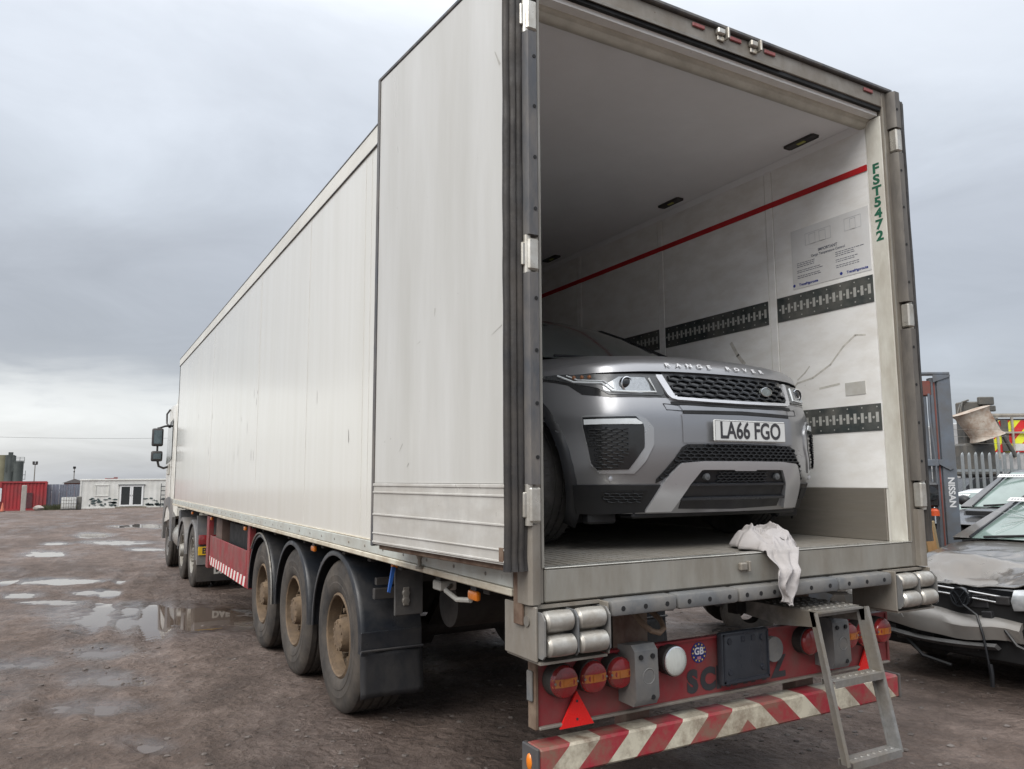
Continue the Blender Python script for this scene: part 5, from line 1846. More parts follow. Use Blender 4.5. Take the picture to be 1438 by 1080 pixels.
def simple_car(root, paint, glass, length, hw, nose, cowl, roof, tail, wheel_r, axles, bonnet_fn=None, clear=.2, mirrors=True):
    """nose=(v,z) leading edge, cowl=(v,z), roof=[(v,z)...], tail=(v,z); local frame faces -Y"""
    secs = []
    st_ = [(nose[0] + .02, nose[1] - .10, hw * .80), (nose[0] + .12, nose[1] - .03, hw * .92), (nose[0] + .45, nose[1] + .3 * (cowl[1] - nose[1]) - .03, hw * .985), (cowl[0], cowl[1] - .04, hw),
           (cowl[0] + .8, cowl[1] - .02, hw), (length * .7, cowl[1], hw), (length - .35, cowl[1], hw * .985), (length - .05, cowl[1] - .05, hw * .92), (length, cowl[1] - .15, hw * .85)]
    for v, zt, w in st_:
        zb = clear + .03 * (v < .2 or v > length - .2)
        h = zt - zb
        half = [(w * .90, zb), (w * .975, zb + h * .18), (w, zb + h * .5), (w * .985, zb + h * .8), (w * .93, zt - .01), (w * .80, zt + .012)]
        secs.append([(-x, v, z) for x, z in half] + [(x, v, z) for x, z in reversed(half)])
    b = loft(B(), secs)
    b.build('body', paint, root, local=True, angle=45)
    if bonnet_fn:
        B().grid(bonnet_fn, 70, 50).build('bonnet', paint, root, local=True, angle=40, solid=.006)
    # cabin
    cs = []
    vs_ = [cowl[0]] + [r[0] for r in roof] + [tail[0]]
    zs_ = [cowl[1] + .01] + [r[1] for r in roof] + [tail[1]]
    for v, z in zip(vs_, zs_):
        h = max(.01, z - cowl[1])
        wb, wt = hw * .90, hw * (.90 - .26 * min(1, h / .42))
        cs.append([(-wb, v, cowl[1] - .02), (-(wb * .45 + wt * .55), v, cowl[1] + h * .5), (-wt * 1.02, v, z - .035 * min(1, h * 4)), (-wt * .8, v, z), (-wt * .3, v - .03, z + .012), (wt * .3, v - .03, z + .012), (wt * .8, v, z), (wt * 1.02, v, z - .035 * min(1, h * 4)), ((wb * .45 + wt * .55), v, cowl[1] + h * .5), (wb, v, cowl[1] - .02)])
    b = B()
    o = 0
    k = len(cs[0])
    for s_ in cs: b.v.extend(s_)
    last = len(cs) - 2
    for i in range(len(cs) - 1):
        for j in range(k - 1):
            g = (j in (3, 4, 5) and i in (0, last)) or (j in (0, 1, 7, 8) and 0 < i < last)
            b.f.append((i * k + j, i * k + j + 1, (i + 1) * k + j + 1, (i + 1) * k + j)); b.mi.append(1 if g else 0)
    b.build('cabin', [paint, glass], root, local=True, angle=40)
    P0, P1 = cs[0], cs[1]
    for j in (3, 6):
        b = B()
        b.tube([Vector(P0[j]) + Vector((0, -.01, .01)), Vector(P1[j]) + Vector((0, -.01, .012))], .012, 6)
        b.build('pillar', GLOSSB, root, local=True)
    b = B()
    x0, x1 = hw * .78, hw * .95
    b.tube([(-.5, cowl[0] - .03, cowl[1] + .03), (0, cowl[0] + .04, cowl[1] + .07)], .012, 6); b.tube([(0, cowl[0] - .06, cowl[1] + .03), (.55, cowl[0] + .03, cowl[1] + .07)], .012, 6)
    b.build('wiper', BLACK, root, local=True)
    for s in (-1, 1):
      if mirrors:
        b = B().ball((s * (hw + .08), cowl[0] + .38, cowl[1] + .08), 1, 2, (.10, .07, .075))
        b.tube([(s * hw * .9, cowl[0] + .38, cowl[1] + .03), (s * (hw + .05), cowl[0] + .38, cowl[1] + .06)], .02, 6)
        b.build('door_mirror', BLKT, root, local=True)
      for a in axles:
            t = B().lathe([(wheel_r * .62, .09), (wheel_r * .66, .105), (wheel_r * .9, .11), (wheel_r, .09), (wheel_r, -.09), (wheel_r * .9, -.11), (wheel_r * .6, -.1)], (s * (hw - .10), a, wheel_r), 'X', 32, s).build('wheel', TYRE, root, local=True)
            B().lathe([(wheel_r * .64, .09), (wheel_r * .55, .06), (wheel_r * .2, .05), (0, .06)], (s * (hw - .10), a, wheel_r), 'X', 20, s).build('rim', WRIM, t, local=True)
    # label paper at the head of the windscreen
    P = (Vector(cs[1][4]) * .86 + Vector(cs[0][4]) * .14)
    dv = (Vector(cs[1][4]) - Vector(cs[0][4])).normalized()
    M = frame(P + Vector((-.18, -.016, .012)), (1, 0, 0), dv)
    b = B().box(-.20, .20, -.035, .035, 0, .002, M=M)
    lb = b.build('windscreen_label', mat('label_paper', (.68, .68, .66), .6), root, local=True)
    q = B()
    rr = random.Random(4)
    x = -.17
    while x < .16:
        d = .012 + .014 * rr.random()
        q.box(x, x + d, -.016, .014, .0025, .003, M=M)
        x += d + .012
    q.build('label_print', mat('label_ink', (.25, .25, .27), .6), lb, local=True)
    return cs

# --- crashed hatchback
vx, vy = 3.10, .85
GOLFP = mat('bronze_grey_paint', (.165, .155, .145), .3, metal=.5, var=.06, coat=.7, rvar=.05, dirt=(.16, .14, .12), damt=.35, dscale=2.5)
vw = thing('crashed_car', 'crashed grey hatchback with buckled bonnet and bumper hanging off', 'car', (vx, vy, LOCALG(vx + 2, vy)), R(-90))
def bonnet_crumple(a, t):
    u = (-.80 + 1.6 * a) * (1 - .08 * (1 - t))
    v = .12 + 1.20 * t - .10 * (1 - (2 * a - 1) ** 2) * (1 - t)
    z = .80 + .22 * t ** .8 - .05 * (abs(2 * a - 1)) ** 3
    c = math.exp(-((u + .02) / .28) ** 2 - ((t - .18) / .20) ** 2)
    z += .095 * math.exp(-((u + .15) / .30) ** 2 - ((t - .34) / .10) ** 2) - .135 * c
    z += .065 * mnoise.noise((u * 3.5, v * 4.5, 1.0)) * max(0, 1 - t * 1.1) + .018 * mnoise.noise((u * 10, v * 12, 3.0)) * max(0, 1 - t * 1.3)
    z += .05 * math.exp(-((abs(u) - .55) / .2) ** 2) * (1 - t) * .4
    k1 = max(0, 1 - abs(mnoise.noise((u * 2.2 + 3, v * 2.6, 5.0))) * 7)
    z += .030 * k1 * max(0, 1 - t * 1.2) - .022 * max(0, 1 - abs(mnoise.noise((u * 3.1, v * 3.4 + 4, 9.0))) * 8) * max(0, 1 - t * 1.3)
    return (u, v, z)
simple_car(vw, GOLFP, SCREEN, 4.25, .89, (.12, .78), (1.30, 1.01), [(2.0, 1.40), (2.35, 1.455), (3.0, 1.46), (3.6, 1.40)], (4.1, 1.02), .315, (.86, 3.45), bonnet_crumple, .22, False)
B().box(-.72, .72, .02, .30, .22, .70, .02).build('engine_void', BLACK, vw, local=True)
b = B()
for z, t in ((.735, .014), (.690, .012)):
    b.tube([(-.62, .06, z + .01), (-.3, .0, z), (0, -.02, z - .01), (.25, .01, z - .03), (.45, .06, z - .05)], t * .6, 6)
b.build('grille_bar', mat('dull_chrome', (.5, .5, .5), .3, metal=.9, var=.2), vw, local=True)
b = B().box(-.66, .60, .03, .07, .64, .76, .01)
b.build('grille', GLOSSB, vw, local=True)
p = B().lathe([(.075, .03), (.075, -.01), (.068, -.016), (0, -.018)], (.02, -.035, .672), 'Y', 28).build('emblem_base', GLOSSB, vw, local=True)
q = B().lathe([(.074, -.010), (.074, -.020), (.064, -.020), (.063, -.012)], (.02, -.035, .672), 'Y', 28)
for pts in (((-.040, .045), (0, -.002), (.040, .045)), ((-.058, .015), (-.024, -.052), (0, -.008), (.024, -.052), (.058, .015))):
    q.tube([(.02 + x, -.054, .672 + z) for x, z in pts], .005, 4)
q.build('emblem', mat('emblem_dark', (.045, .05, .058), .3, metal=.4), p, local=True)
for s in (1, -1):
    secs = []
    for i in range(9):
        t = i / 8
        u = s * (.40 + .44 * t)
        v = -.03 + .16 * t ** 2
        zt, zb = .765 + .05 * t, .620 + .06 * t
        secs.append([(u, v, zb), (u, v - .03, (zb + zt) / 2), (u, v + .02, zt), (u, v + .10, zt), (u, v + .10, zb)])
    l = loft(B(), secs).build('headlamp', mat('headlamp_clear', (.50, .52, .54), .12, metal=.3, var=.35, vscale=14, coat=.8), vw, local=True, angle=60)
    B().lathe([(.055, -.002), (.05, -.02), (.0, -.026)], (s * .55, .03, .705), 'Y', 20).build('lamp_lens', GLOSSB, l, local=True)
# bumper skin torn off and drooping towards the trailer side
secs = []
for i in range(17):
    t = i / 16
    u = -1.02 + 1.45 * t
    v = -.10 + .34 * (1 - t) ** 2.2 * .3 + .22 * max(0, t - .6)
    z = .58 - .055 * math.sin(t * 3.0) + .05 * (1 - t) - .10 * max(0, t - .55)
    h = .17 * (1 - .5 * max(0, t - .6))
    v += .03 * mnoise.noise((t * 7, 1, 2)); z += .03 * mnoise.noise((t * 5, 4, 2))
    secs.append([(u, v + .10, z + .02), (u, v + .01, z), (u, v - .03, z - h * .35), (u, v - .01, z - h), (u, v + .05, z - h * 1.05), (u, v + .03, z - h * .9), (u, v + .012, z - h * .35), (u, v + .05, z - .015)])
bs = loft(B(), secs).build('bumper', mat('bumper_silver_grey', (.25, .24, .228), .4, metal=.3, var=.08, coat=.3, dirt=(.25, .23, .21), damt=.4), vw, local=True, angle=45)
secs = []
for i in range(13):
    t = i / 12
    u = -.98 + 1.25 * t
    v = -.09 + .10 * (1 - t) ** 2 + .1 * max(0, t - .6)
    z = .375 - .05 * math.sin(t * 3.0) + .03 * (1 - t)
    secs.append([(u, v, z), (u, v - .03, z - .02), (u, v + .02, z - .05), (u, v + .06, z - .04)])
loft(B(), secs).build('bumper_lip', mat('lip_grey', (.12, .12, .12), .5, var=.3), bs, local=True)
b = B()
b.prism([(-.95, .60), (-.45, .545), (-.40, .47), (-.93, .52)], 'Y', -.140, -.132)
b.build('plate_mount', mat('mount_grey', (.22, .215, .205), .4, metal=.3), bs, local=True)
rr = random.Random(11)
for k_ in range(44):
    b = B()
    u0 = -.7 + 1.4 * rr.random()
    z0 = .25 + .40 * rr.random()
    b.box(u0, u0 + .05 + .18 * rr.random(), -.02 + .1 * rr.random(), .14, z0, z0 + .03 + .07 * rr.random(), .006, M=Matrix.Rotation(.25 * (rr.random() - .5), 4, 'Y'))
    b.build('broken_piece', mat('broken_plastic', (.03, .03, .033), .5, var=.5, vscale=12, dirt=(.10, .095, .09), damt=.3), vw, local=True)
b = B()
b.tube([(.05, -.06, .62), (.16, -.08, .56), (.20, -.09, .42), (.22, -.09, .27), (.23, -.08, .13)], .009, 6)
b.tube([(.23, -.08, .22), (.24, -.085, .15), (.235, -.08, .06)], .016, 6)
b.tube([(.3, -.02, .5), (.42, -.06, .38), (.55, -.02, .32), (.7, .02, .40)], .012, 6)
b.tube([(-.5, -.02, .32), (-.3, -.06, .18), (-.1, -.02, .14)], .014, 6)
b.build('loose_wire', BLKT, vw, local=True)
b = B()
rr = random.Random(2)
cs_ = Vector((-.25, 1.60, 1.19))
dv = Vector((0, .75, .39)).normalized()
n_ = Vector((1, 0, 0)).cross(dv)
for k_ in range(12):
    th = rr.random() * 6.28
    r0, r1 = .05 * rr.random(), .16 + .22 * rr.random()
    pa = cs_ + Vector((1, 0, 0)) * r0 * math.cos(th) + dv * r0 * math.sin(th)
    pb = cs_ + Vector((1, 0, 0)) * r1 * math.cos(th) * 1.4 + dv * r1 * math.sin(th)
    b.tube([pa + n_ * .012, (pa + pb) / 2 + n_ * .012 + Vector((.01, 0, .008)), pb + n_ * .012], .0018, 4)
b.build('glass_crack', mat('crack_pale', (.55, .6, .58), .4), vw, local=True)

# --- dark four by four with a scoop
SUVP = mat('charcoal_paint', (.065, .066, .070), .32, metal=.4, var=.06, coat=.6, dirt=(.12, .115, .11), damt=.35, dscale=2)
sx, sy = 6.45, 2.72
su_ = thing('parked_car', 'charcoal off-road car with a bonnet scoop behind the crashed hatchback', 'car', (sx, sy, LOCALG(sx + 2, sy)), R(-90))
simple_car(su_, SUVP, SCREEN, 4.5, .92, (.10, 1.02), (1.35, 1.19), [(2.0, 1.66), (2.4, 1.72), (3.4, 1.72), (4.2, 1.66)], (4.45, 1.2), .37, (.9, 3.55),
           lambda a, t: ((-.82 + 1.64 * a), .10 + 1.25 * t, 1.03 + .17 * t ** .8 - .04 * abs(2 * a - 1) ** 3), .28)
b = B()
b.prism([(.50, 1.12), (.52, 1.185), (.60, 1.20), (1.05, 1.19)], 'X', -.30, .30)
sc_ = b.build('bonnet_scoop', SUVP, su_, local=True)
B().box(-.27, .27, .492, .50, 1.135, 1.178).build('scoop_opening', BLACK, sc_, local=True)
B().box(-.55, .55, .02, .10, .68, .95, .02).build('grille', BLACK, su_, local=True)
for s in (-1, 1):
    B().box(s * .58, s * .86, .03, .16, .74, .93, .03, seg=2).build('headlamp', LENS, su_, local=True)
B().box(-.86, .86, -.03, .2, .32, .66, .06, seg=2).build('bumper', SUVP, su_, local=True)
# --- white car further back
wx, wy = 8.6, 4.55
wc = thing('parked_car', 'white car parked behind the forklift mast', 'car', (wx, wy, LOCALG(wx, wy)), R(-90))
simple_car(wc, mat('white_car_paint', (.62, .63, .64), .3, var=.04, coat=.6), SCREEN, 4.1, .86, (.10, .85), (1.0, 1.0), [(1.6, 1.36), (2.0, 1.43), (3.0, 1.43), (3.7, 1.34)], (4.0, 1.02), .31, (.8, 3.3),
           lambda a, t: ((-.76 + 1.52 * a), .10 + .92 * t, .86 + .155 * t ** .8 - .04 * abs(2 * a - 1) ** 3), .2)

# --- forklift
fx, fy = 4.83, 2.06
FG = mat('forklift_grey', (.125, .145, .175), .45, var=.12, vscale=5, dirt=(.10, .095, .09), damt=.35, dscale=4)
FR = mat('forklift_red', (.26, .055, .045), .5, var=.3, vscale=10, dirt=(.12, .07, .055), damt=.45)
CHAIN = mat('lift_chain', (.11, .065, .045), .7, metal=.3, var=.4, vscale=60, bump=.3)
fang = math.atan2(-.52, .855)          # local x = across the view, local y = away
fk = thing('forklift', 'grey forklift with a tall red and grey mast standing behind the crashed car', 'forklift', (fx, fy, plane_z(fx, fy)), fang)
gz = -plane_z(fx, fy)
H_ = 2.68
m = B()
m.box(.095, .235, 0, .07, .05, H_, .006)
mu_ = m.build('mast_upright', FG, fk, local=True)
B().mesh(text_mesh('NISSAN', .092, 0, .003), frame((.165, -.0015, 1.45), (0, 0, -1), (1, 0, 0))).build('mast_lettering', mat('mast_white', (.62, .63, .64), .5), mu_, local=True, recalc=False)
m = B()
m.box(.03, .092, .02, .09, .05, H_ - .03, .004)
m.build('mast_inner_rail', FG, fk, local=True)
B().box(.062, .076, .012, .0195, .4, H_ - .08).build('rail_face', FR, fk, local=True)
m = B()
m.box(-.075, -.005, .03, .09, .05, H_ - .22, .012)
m.tube([(.0, .0, H_ - .2), (-.01, -.01, H_ - .45), (.02, -.01, H_ - .9), (.02, 0, 1.2)], .012, 6)
m.build('mast_cylinder', FG, fk, local=True)
m = B()
m.box(-.24, .05, .02, .14, H_ - .22, H_ - .06, .01)
m.cyl((-.15, -.02, H_ - .16), (-.15, .14, H_ - .16), .07, n=18)
m.build('mast_head', FR, fk, local=True)
m = B()
m.box(-.26, .23, -.01, .10, H_, H_ + .03, .006); m.prism([(.05, H_ - .08), (.23, H_ - .02), (.23, H_), (.05, H_)], 'Y', -.012, -.004)
m.build('mast_crossbar', FG, fk, local=True)
m = B()
m.box(-.26, .05, -.02, .05, 1.72, 1.79, .006); m.prism([(.05, 1.74), (.16, 1.68), (.20, 1.70), (.10, 1.79), (.05, 1.79)], 'Y', -.018, -.004)
m.box(-.26, .0, .02, .08, 1.45, 1.56, .006)
m.build('mast_brace', FG, fk, local=True)
m = B()
for kk in range(38):
    z = H_ - .2 - kk * .026
    m.box(-.175, -.130, .0, .03, z - .019, z, .003)
m.build('lift_chain', CHAIN, fk, local=True)
m = B()
m.box(-.75, -.68, 0, .07, .05, H_, .006)
m.build('mast_upright', FG, fk, local=True)
m = B().lathe([(0, .02), (.075, .02), (.08, 0), (.07, -.02), (.0, -.03)], (-.075, -.05, 1.44), 'Y', 20)
m.box(-.17, .02, -.04, .0, 1.30, 1.55, .02)
m.build('work_lamp', GLOSSB, fk, local=True)
m = B().lathe([(0, 0), (.055, 0), (.05, .05), (.03, .07), (0, .075)], (-.06, -.06, 1.215), 'Z', 16)
m.build('beacon', mat('beacon_orange', (.55, .08, .02), .3), fk, local=True)
m = B()
m.box(-2.2, -.9, -.1, .95, .25, 1.0, .08, seg=2)
m.box(-2.4, -1.9, -.1, .95, .3, 1.25, .1, seg=2)
m.build('forklift_body', FG, fk, local=True)
m = B()
for x, y in ((-1.0, -.05), (-1.0, .9), (-2.2, -.05), (-2.2, .9)):
    m.box(x - .03, x + .03, y - .03, y + .03, .9, 2.15)
m.box(-2.3, -.9, -.1, .95, 2.15, 2.22, .02)
m.build('overhead_guard', FG, fk, local=True)
for x in (-.95, -2.0):
    for y in (-.06, .9):
        B().lathe([(.1, .1), (.22, .1), (.26, .08), (.26, -.08), (.22, -.1), (.1, -.1)], (x, y, .26), 'Y', 24).build('wheel', TYRE, fk, local=True)
m = B()
for y in (.12, .6):
    m.box(.23, 1.1, y, y + .1, .08, .12)
m.build('fork', FG, fk, local=True)

# --- timber leaning by the mast
TIM = mat('raw_timber', (.42, .24, .10), .75, var=.3, vscale=5, stretch=(6, 6, .8), dirt=(.30, .19, .10), damt=.4, rnd=.15)
TIM2 = mat('pale_timber', (.46, .36, .21), .75, var=.25, vscale=5, stretch=(6, 6, 1), dirt=(.33, .26, .17), damt=.35, rnd=.15)
def beam(name, m, p0, p1, w, t, label, cat, group=None):
    p0, p1 = Vector(p0), Vector(p1)
    d = (p1 - p0).normalized()
    s = d.cross(Vector((.855, .52, 0))).normalized()
    n = s.cross(d)
    M = Matrix((s, n, d)).transposed().to_4x4()
    M.translation = p0
    o = B().box(-w / 2, w / 2, -t / 2, t / 2, 0, (p1 - p0).length, .003, M=M).build(name, m, None)
    return tag(o, label, cat, group)
beam('timber_beam', TIM, (4.68, 1.90, -.09), (4.46, 2.02, 1.56), .085, .06, 'orange-brown timber beam leaning beside the forklift mast', 'timber')
beam('timber_board', TIM2, (4.80, 2.02, -.09), (4.62, 2.06, 1.06), .16, .03, 'pale short board leaning below the timber beam', 'timber')
cr = thing('timber_crate', 'pale wooden crate low beside the forklift mast', 'crate', (4.42, 2.35, plane_z(4.4, 2.3)), fang)
for z in (.16, .34, .52, .70, .88):
    B().box(-.35, .25, -.02, .0, z, z + .14, .003).build('slat', TIM2, cr, local=True)
    B().box(-.35, .25, .40, .42, z, z + .14, .003).build('slat', TIM2, cr, local=True)
for x in (-.35, .20):
    B().box(x, x + .05, .0, .40, .06, 1.03, .003).build('crate_end', TIM2, cr, local=True)

# --- palisade fence
PALE = mat('galvanised_pale', (.30, .33, .345), .5, metal=.35, var=.15, vscale=6, dirt=(.22, .23, .235), damt=.35, rnd=.08)
F0 = Vector((13.30, 6.52, 0))
fdir = Vector((.870, -.493, 0)).normalized()
fang2 = math.atan2(fdir.y, fdir.x)
pf = thing('palisade_fence', 'grey galvanised palisade fence with pointed pales behind the cars', 'fence', (F0.x, F0.y, plane_z(F0.x, F0.y)), fang2)
b = B()
hp = 2.17
prof = [(-.034, 0), (-.014, -.022), (0, -.012), (.014, -.022), (.034, 0)]
vs_ = []
for z in (0, hp - .07):
    vs_ += [(x, y, z) for x, y in prof]
vs_ += [(-.022, -.012, hp - .02), (0, -.014, hp), (.022, -.012, hp - .02)]
b.add(vs_, [(i, i + 1, 6 + i, 5 + i) for i in range(4)] + [(5, 6, 10), (6, 7, 11, 10), (7, 8, 12, 11), (8, 9, 12)])
pale0 = b.build('pale', PALE, pf, local=True, solid=.004)
k0 = -14
first = True
for kk in range(k0, 30):
    o = pale0 if first else pale0.copy()
    if not first:
        COL.objects.link(o); o.parent = pf
    o.location = (kk * .148, 0, rng.uniform(-.01, .01))
    o.rotation_euler = (0, rng.uniform(-.008, .008), 0)
    first = False
for z in (.42, 1.76):
    B().box(k0 * .148, 30 * .148, .004, .05, z, z + .05).build('fence_rail', PALE, pf, local=True)
for kk in (-14, 4, 22):
    B().box(kk * .148 + .05, kk * .148 + .12, .05, .10, 0, 2.0).build('fence_post', PALE, pf, local=True)
for z in (2.35, 2.50, 2.65):
    B().tube([(k0 * .148, .08, z), (30 * .148, .08, z)], .004, 4).build('fence_wire', STEEL, pf, local=True)

# --- tipping bucket on its loader frame, beyond the fence
hb = thing('bucket_loader', 'rusty white bucket raised on a dark lifting frame beyond the fence', 'plant machine', (18.2, 9.0, plane_z(18.2, 9)), fang2)
LDARK = mat('loader_dark', (.075, .08, .08), .6, var=.3, vscale=6, dirt=(.13, .115, .095), damt=.4)
b = B()
b.box(-.30, .28, .1, .5, .2, 3.72, .03)
b.prism([(.28, .2), (.62, .2), (.50, 1.5), (.34, 3.8), (.20, 3.8)], 'Y', .05, .12)
b.box(.10, .50, .0, .14, 3.62, 3.84, .02); b.box(.34, .52, -.02, .1, 3.44, 3.60, .02)
b.box(-.55, .28, -.25, .3, 1.7, 2.56, .05)
b.tube([(-.22, .1, 3.72), (-.42, .05, 3.62), (-.52, .0, 3.42), (-.50, 0, 3.25)], .025, 6); b.tube([(-.15, .1, 3.76), (-.35, .05, 3.70), (-.44, .0, 3.5), (-.44, 0, 3.3)], .025, 6)
b.box(-1.4, 1.6, .1, 2.0, .2, 1.35, .1)
b.build('lifting_frame', LDARK, hb, local=True)
b = B()
secs = []
for t in range(9):
    q = t / 8
    cxx, czz = -.42 + .42 * q * 1.0, 3.42 - .72 * q
    wd = .42 - .06 * q + (.07 if t in (0, 8) else 0)
    dp = .30 - .04 * q + (.05 if t in (0, 8) else 0)
    ring = []
    for i in range(16):
        th = 2 * math.pi * i / 16
        rx = wd * (abs(math.cos(th)) ** .6) * (1 if math.cos(th) > 0 else -1)
        ry = dp * (abs(math.sin(th)) ** .6) * (1 if math.sin(th) > 0 else -1)
        ring.append((cxx + rx * .93, -.38 + ry, czz + rx * .30))
    secs.append(ring)
loft(b, secs).build('bucket', mat('rusty_white_steel', (.55, .52, .46), .6, var=.15, vscale=4, dirt=(.22, .13, .08), damt=.55, dscale=3.2, rust=(.16, .085, .05), ramt=.3, rscale=6), hb, local=True, angle=40)
b = B()
b.tube([(.42, -.1, 3.22), (.62, -.12, 2.72)], .03, 8); b.tube([(.60, -.12, 2.76), (.86, -.14, 2.20)], .06, 8)
b.ball((.42, -.1, 3.22), .07, 1)
b.build('hydraulic_ram', LDARK, hb, local=True)
b = B()
for x in (-1.0, 1.2):
    b.cyl((x, .1, .5), (x, .4, .5), .5, n=24)
b.build('loader_wheel', TYRE, hb, local=True)
# --- recovery vehicle with chevrons
rv = thing('chevron_truck', 'truck back panel with red and yellow chevrons beyond the fence', 'truck', (20.4, 9.36, plane_z(20.4, 9.36)), fang2)
CHEV = stripe_mat('chevron_print', (.62, .03, .03), (.75, .78, .05), .60, -.9, mirror=False, damt=.12, duty=.5, rough=.35)
B().box(-.55, 3.2, .06, 3.8, .9, 3.35, .04).build('truck_body', mat('truck_body_pale', (.42, .42, .42), .5), rv, local=True)
ch_ = B().box(-.42, 2.9, .02, .058, 2.38, 3.30).build('chevron_panel', CHEV, rv, local=True)
b = B()
for x in (-.38, .06, .50, 1.2, 1.9):
    b.box(x, x + .05, -.06, -.01, 2.2, 3.40)
for z in (2.92, 3.38):
    b.box(-.45, 3.0, -.055, -.015, z, z + .05)
b.box(-.6, 3.0, -.08, .5, 3.43, 3.49)
b.build('cage_bar', mat('cage_pale', (.40, .37, .32), .6, var=.3), rv, local=True)
B().box(.12, .42, .005, .018, 2.42, 2.62).build('panel_plate', mat('panel_plate_white', (.62, .62, .6), .5), rv, local=True)
B().box(-.22, -.02, -.02, .03, 2.40, 3.30, .01).build('panel_column', LDARK, rv, local=True)
B().box(-.5, 3.0, .1, 3.5, .35, .9).build('truck_chassis', BLACK, rv, local=True)
for x in (-.1, 2.4):
    B().lathe([(.2, .15), (.45, .15), (.5, .1), (.5, -.1), (.45, -.15), (.2, -.15)], (x, .8, .5), 'X', 24).build('wheel', TYRE, rv, local=True)
# --- dark van body behind the fence
dv_ = thing('parked_van', 'dark van half hidden behind the palisade fence', 'van', (14.9, 7.15, plane_z(14.9, 7.15)), fang2)
b = B()
b.prism([(-1.0, .35), (-1.1, .9), (-.7, 1.15), (-.2, 1.62), (3.4, 1.68), (3.5, .35)], 'Y', 0, 1.7)
b.build('body', mat('van_dark', (.03, .033, .038), .4, coat=.4), dv_, local=True)
B().prism([(-.55, 1.12), (-.15, 1.55), (.7, 1.57), (.7, 1.12)], 'Y', -.006, -.001).build('side_window', GLASS, dv_, local=True)
for x in (-.4, 2.6):
    B().lathe([(.1, .1), (.28, .1), (.32, .07), (.32, -.07), (.28, -.1), (.1, -.1)], (x, .05, .32), 'Y', 24).build('wheel', TYRE, dv_, local=True)
# --- lighting column showing past the right-hand door
lp = thing('lighting_column', 'tall pale lighting column rising behind the trailer right door', 'lamp post', (21.5, 12.9, plane_z(21.5, 12.9)))
B().cyl((21.5, 12.9, -.3), (21.5, 12.9, 9.4), .12, .07, 12).build('column', mat('column_pale', (.45, .50, .53), .5, var=.1), lp)
b = B().box(20.55, 21.1, 12.75, 13.05, 9.66, 9.84, .03)
b.tube([(21.5, 12.9, 9.35), (21.3, 12.9, 9.75), (21.0, 12.9, 9.78)], .04, 6)
b.build('lamp_head', DARKP, lp)
# --- house roof far right
ho = thing('house', 'distant house with a brown tiled roof behind the palisade fence', 'house', (58, 33, plane_z(58, 33)), fang2)
B().box(-2.6, 2.6, 0, 7, 0, 3.3).build('wall', mat('house_brick', (.22, .12, .09), .85, var=.2), ho, local=True)
B().prism([(-3.0, 3.3), (0, 5.2), (3.0, 3.3)], 'Y', -.4, 7.4).build('roof', mat('house_tile', (.20, .105, .075), .85, var=.25), ho, local=True)
# ------------------------------------------------------------------ far side of the yard, on the left
def gz_(x, y): return plane_z(x, y)
def corrugated(b, x0, x1, y, z0, z1, pitch=.28, depth=.036, face=-1):
    n = max(2, int((x1 - x0) / pitch))
    p = (x1 - x0) / n
    pts = []
    for i in range(n):
        a = x0 + i * p
        pts += [(a, y), (a + p * .35, y), (a + p * .5, y - face * depth), (a + p * .85, y - face * depth)]
    pts.append((x1, y))
    vs_ = [(x, yy, z) for z in (z0, z1) for x, yy in pts]
    k = len(pts)
    return b.add(vs_, [(i, i + 1, k + i + 1, k + i) for i in range(k - 1)])
# white site cabin
CABIN = mat('cabin_white', (.70, .70, .67), .5, var=.08, vscale=1.5, dirt=(.52, .52, .48), damt=.35, dscale=.9)
cb = thing('site_cabin', 'white portable site cabin with glazed double doors and flaking paint', 'cabin', (1.6, 80.0, gz_(1.6, 80)))
zb = gz_(1.6, 80)
b = B()
corrugated(b, -2.75, .42, 80.0, zb + .12, zb + 2.62, .45, .012)
corrugated(b, 2.72, 9.2, 80.0, zb + .12, zb + 2.62, .45, .012)
b.box(.42, 2.72, 80.0, 80.03, zb + 2.2, zb + 2.62)
b.box(-2.75, 9.2, 80.04, 82.4, zb + .1, zb + 2.6)
b.build('wall', CABIN, cb)
B().box(-2.82, 9.25, 79.93, 82.5, zb + 2.62, zb + 2.76, .02).build('roof', CABIN, cb)
b = B()
for x in (-2.80, 9.1): b.box(x, x + .12, 79.94, 80.06, zb, zb + 2.62)
b.box(-2.8, 9.2, 79.95, 80.06, zb, zb + .12)
b.build('corner_frame', CABIN, cb)
DFR = mat('door_frame_white', (.74, .75, .75), .4, var=.04)
for x0 in (.56, 1.58):
    d = B()
    d.box(x0, x0 + 1.0, 79.955, 79.995, zb + .18, zb + .30); d.box(x0, x0 + 1.0, 79.955, 79.995, zb + 2.02, zb + 2.14)
    d.box(x0, x0 + .12, 79.955, 79.995, zb + .30, zb + 2.02); d.box(x0 + .86, x0 + 1.0, 79.955, 79.995, zb + .30, zb + 2.02)
    d = d.build('door', DFR, cb)
    B().box(x0 + .12, x0 + .86, 79.97, 79.985, zb + .30, zb + 2.02).build('pane', GLASS, d)
    B().box(x0 + (.88 if x0 < 1 else .05), x0 + (.93 if x0 < 1 else .09), 79.94, 79.955, zb + 1.1, zb + 1.25).build('handle', STEEL, d)
B().box(.40, 2.74, 79.90, 80.0, zb + 2.16, zb + 2.26).build('door_canopy', mat('canopy_grey', (.22, .23, .23), .6), cb)
B().box(.2, 2.9, 79.5, 80.0, zb - .05, zb + .12).build('door_step', mat('step_timber', (.22, .19, .15), .8), cb)
rr = random.Random(8)
b = B()
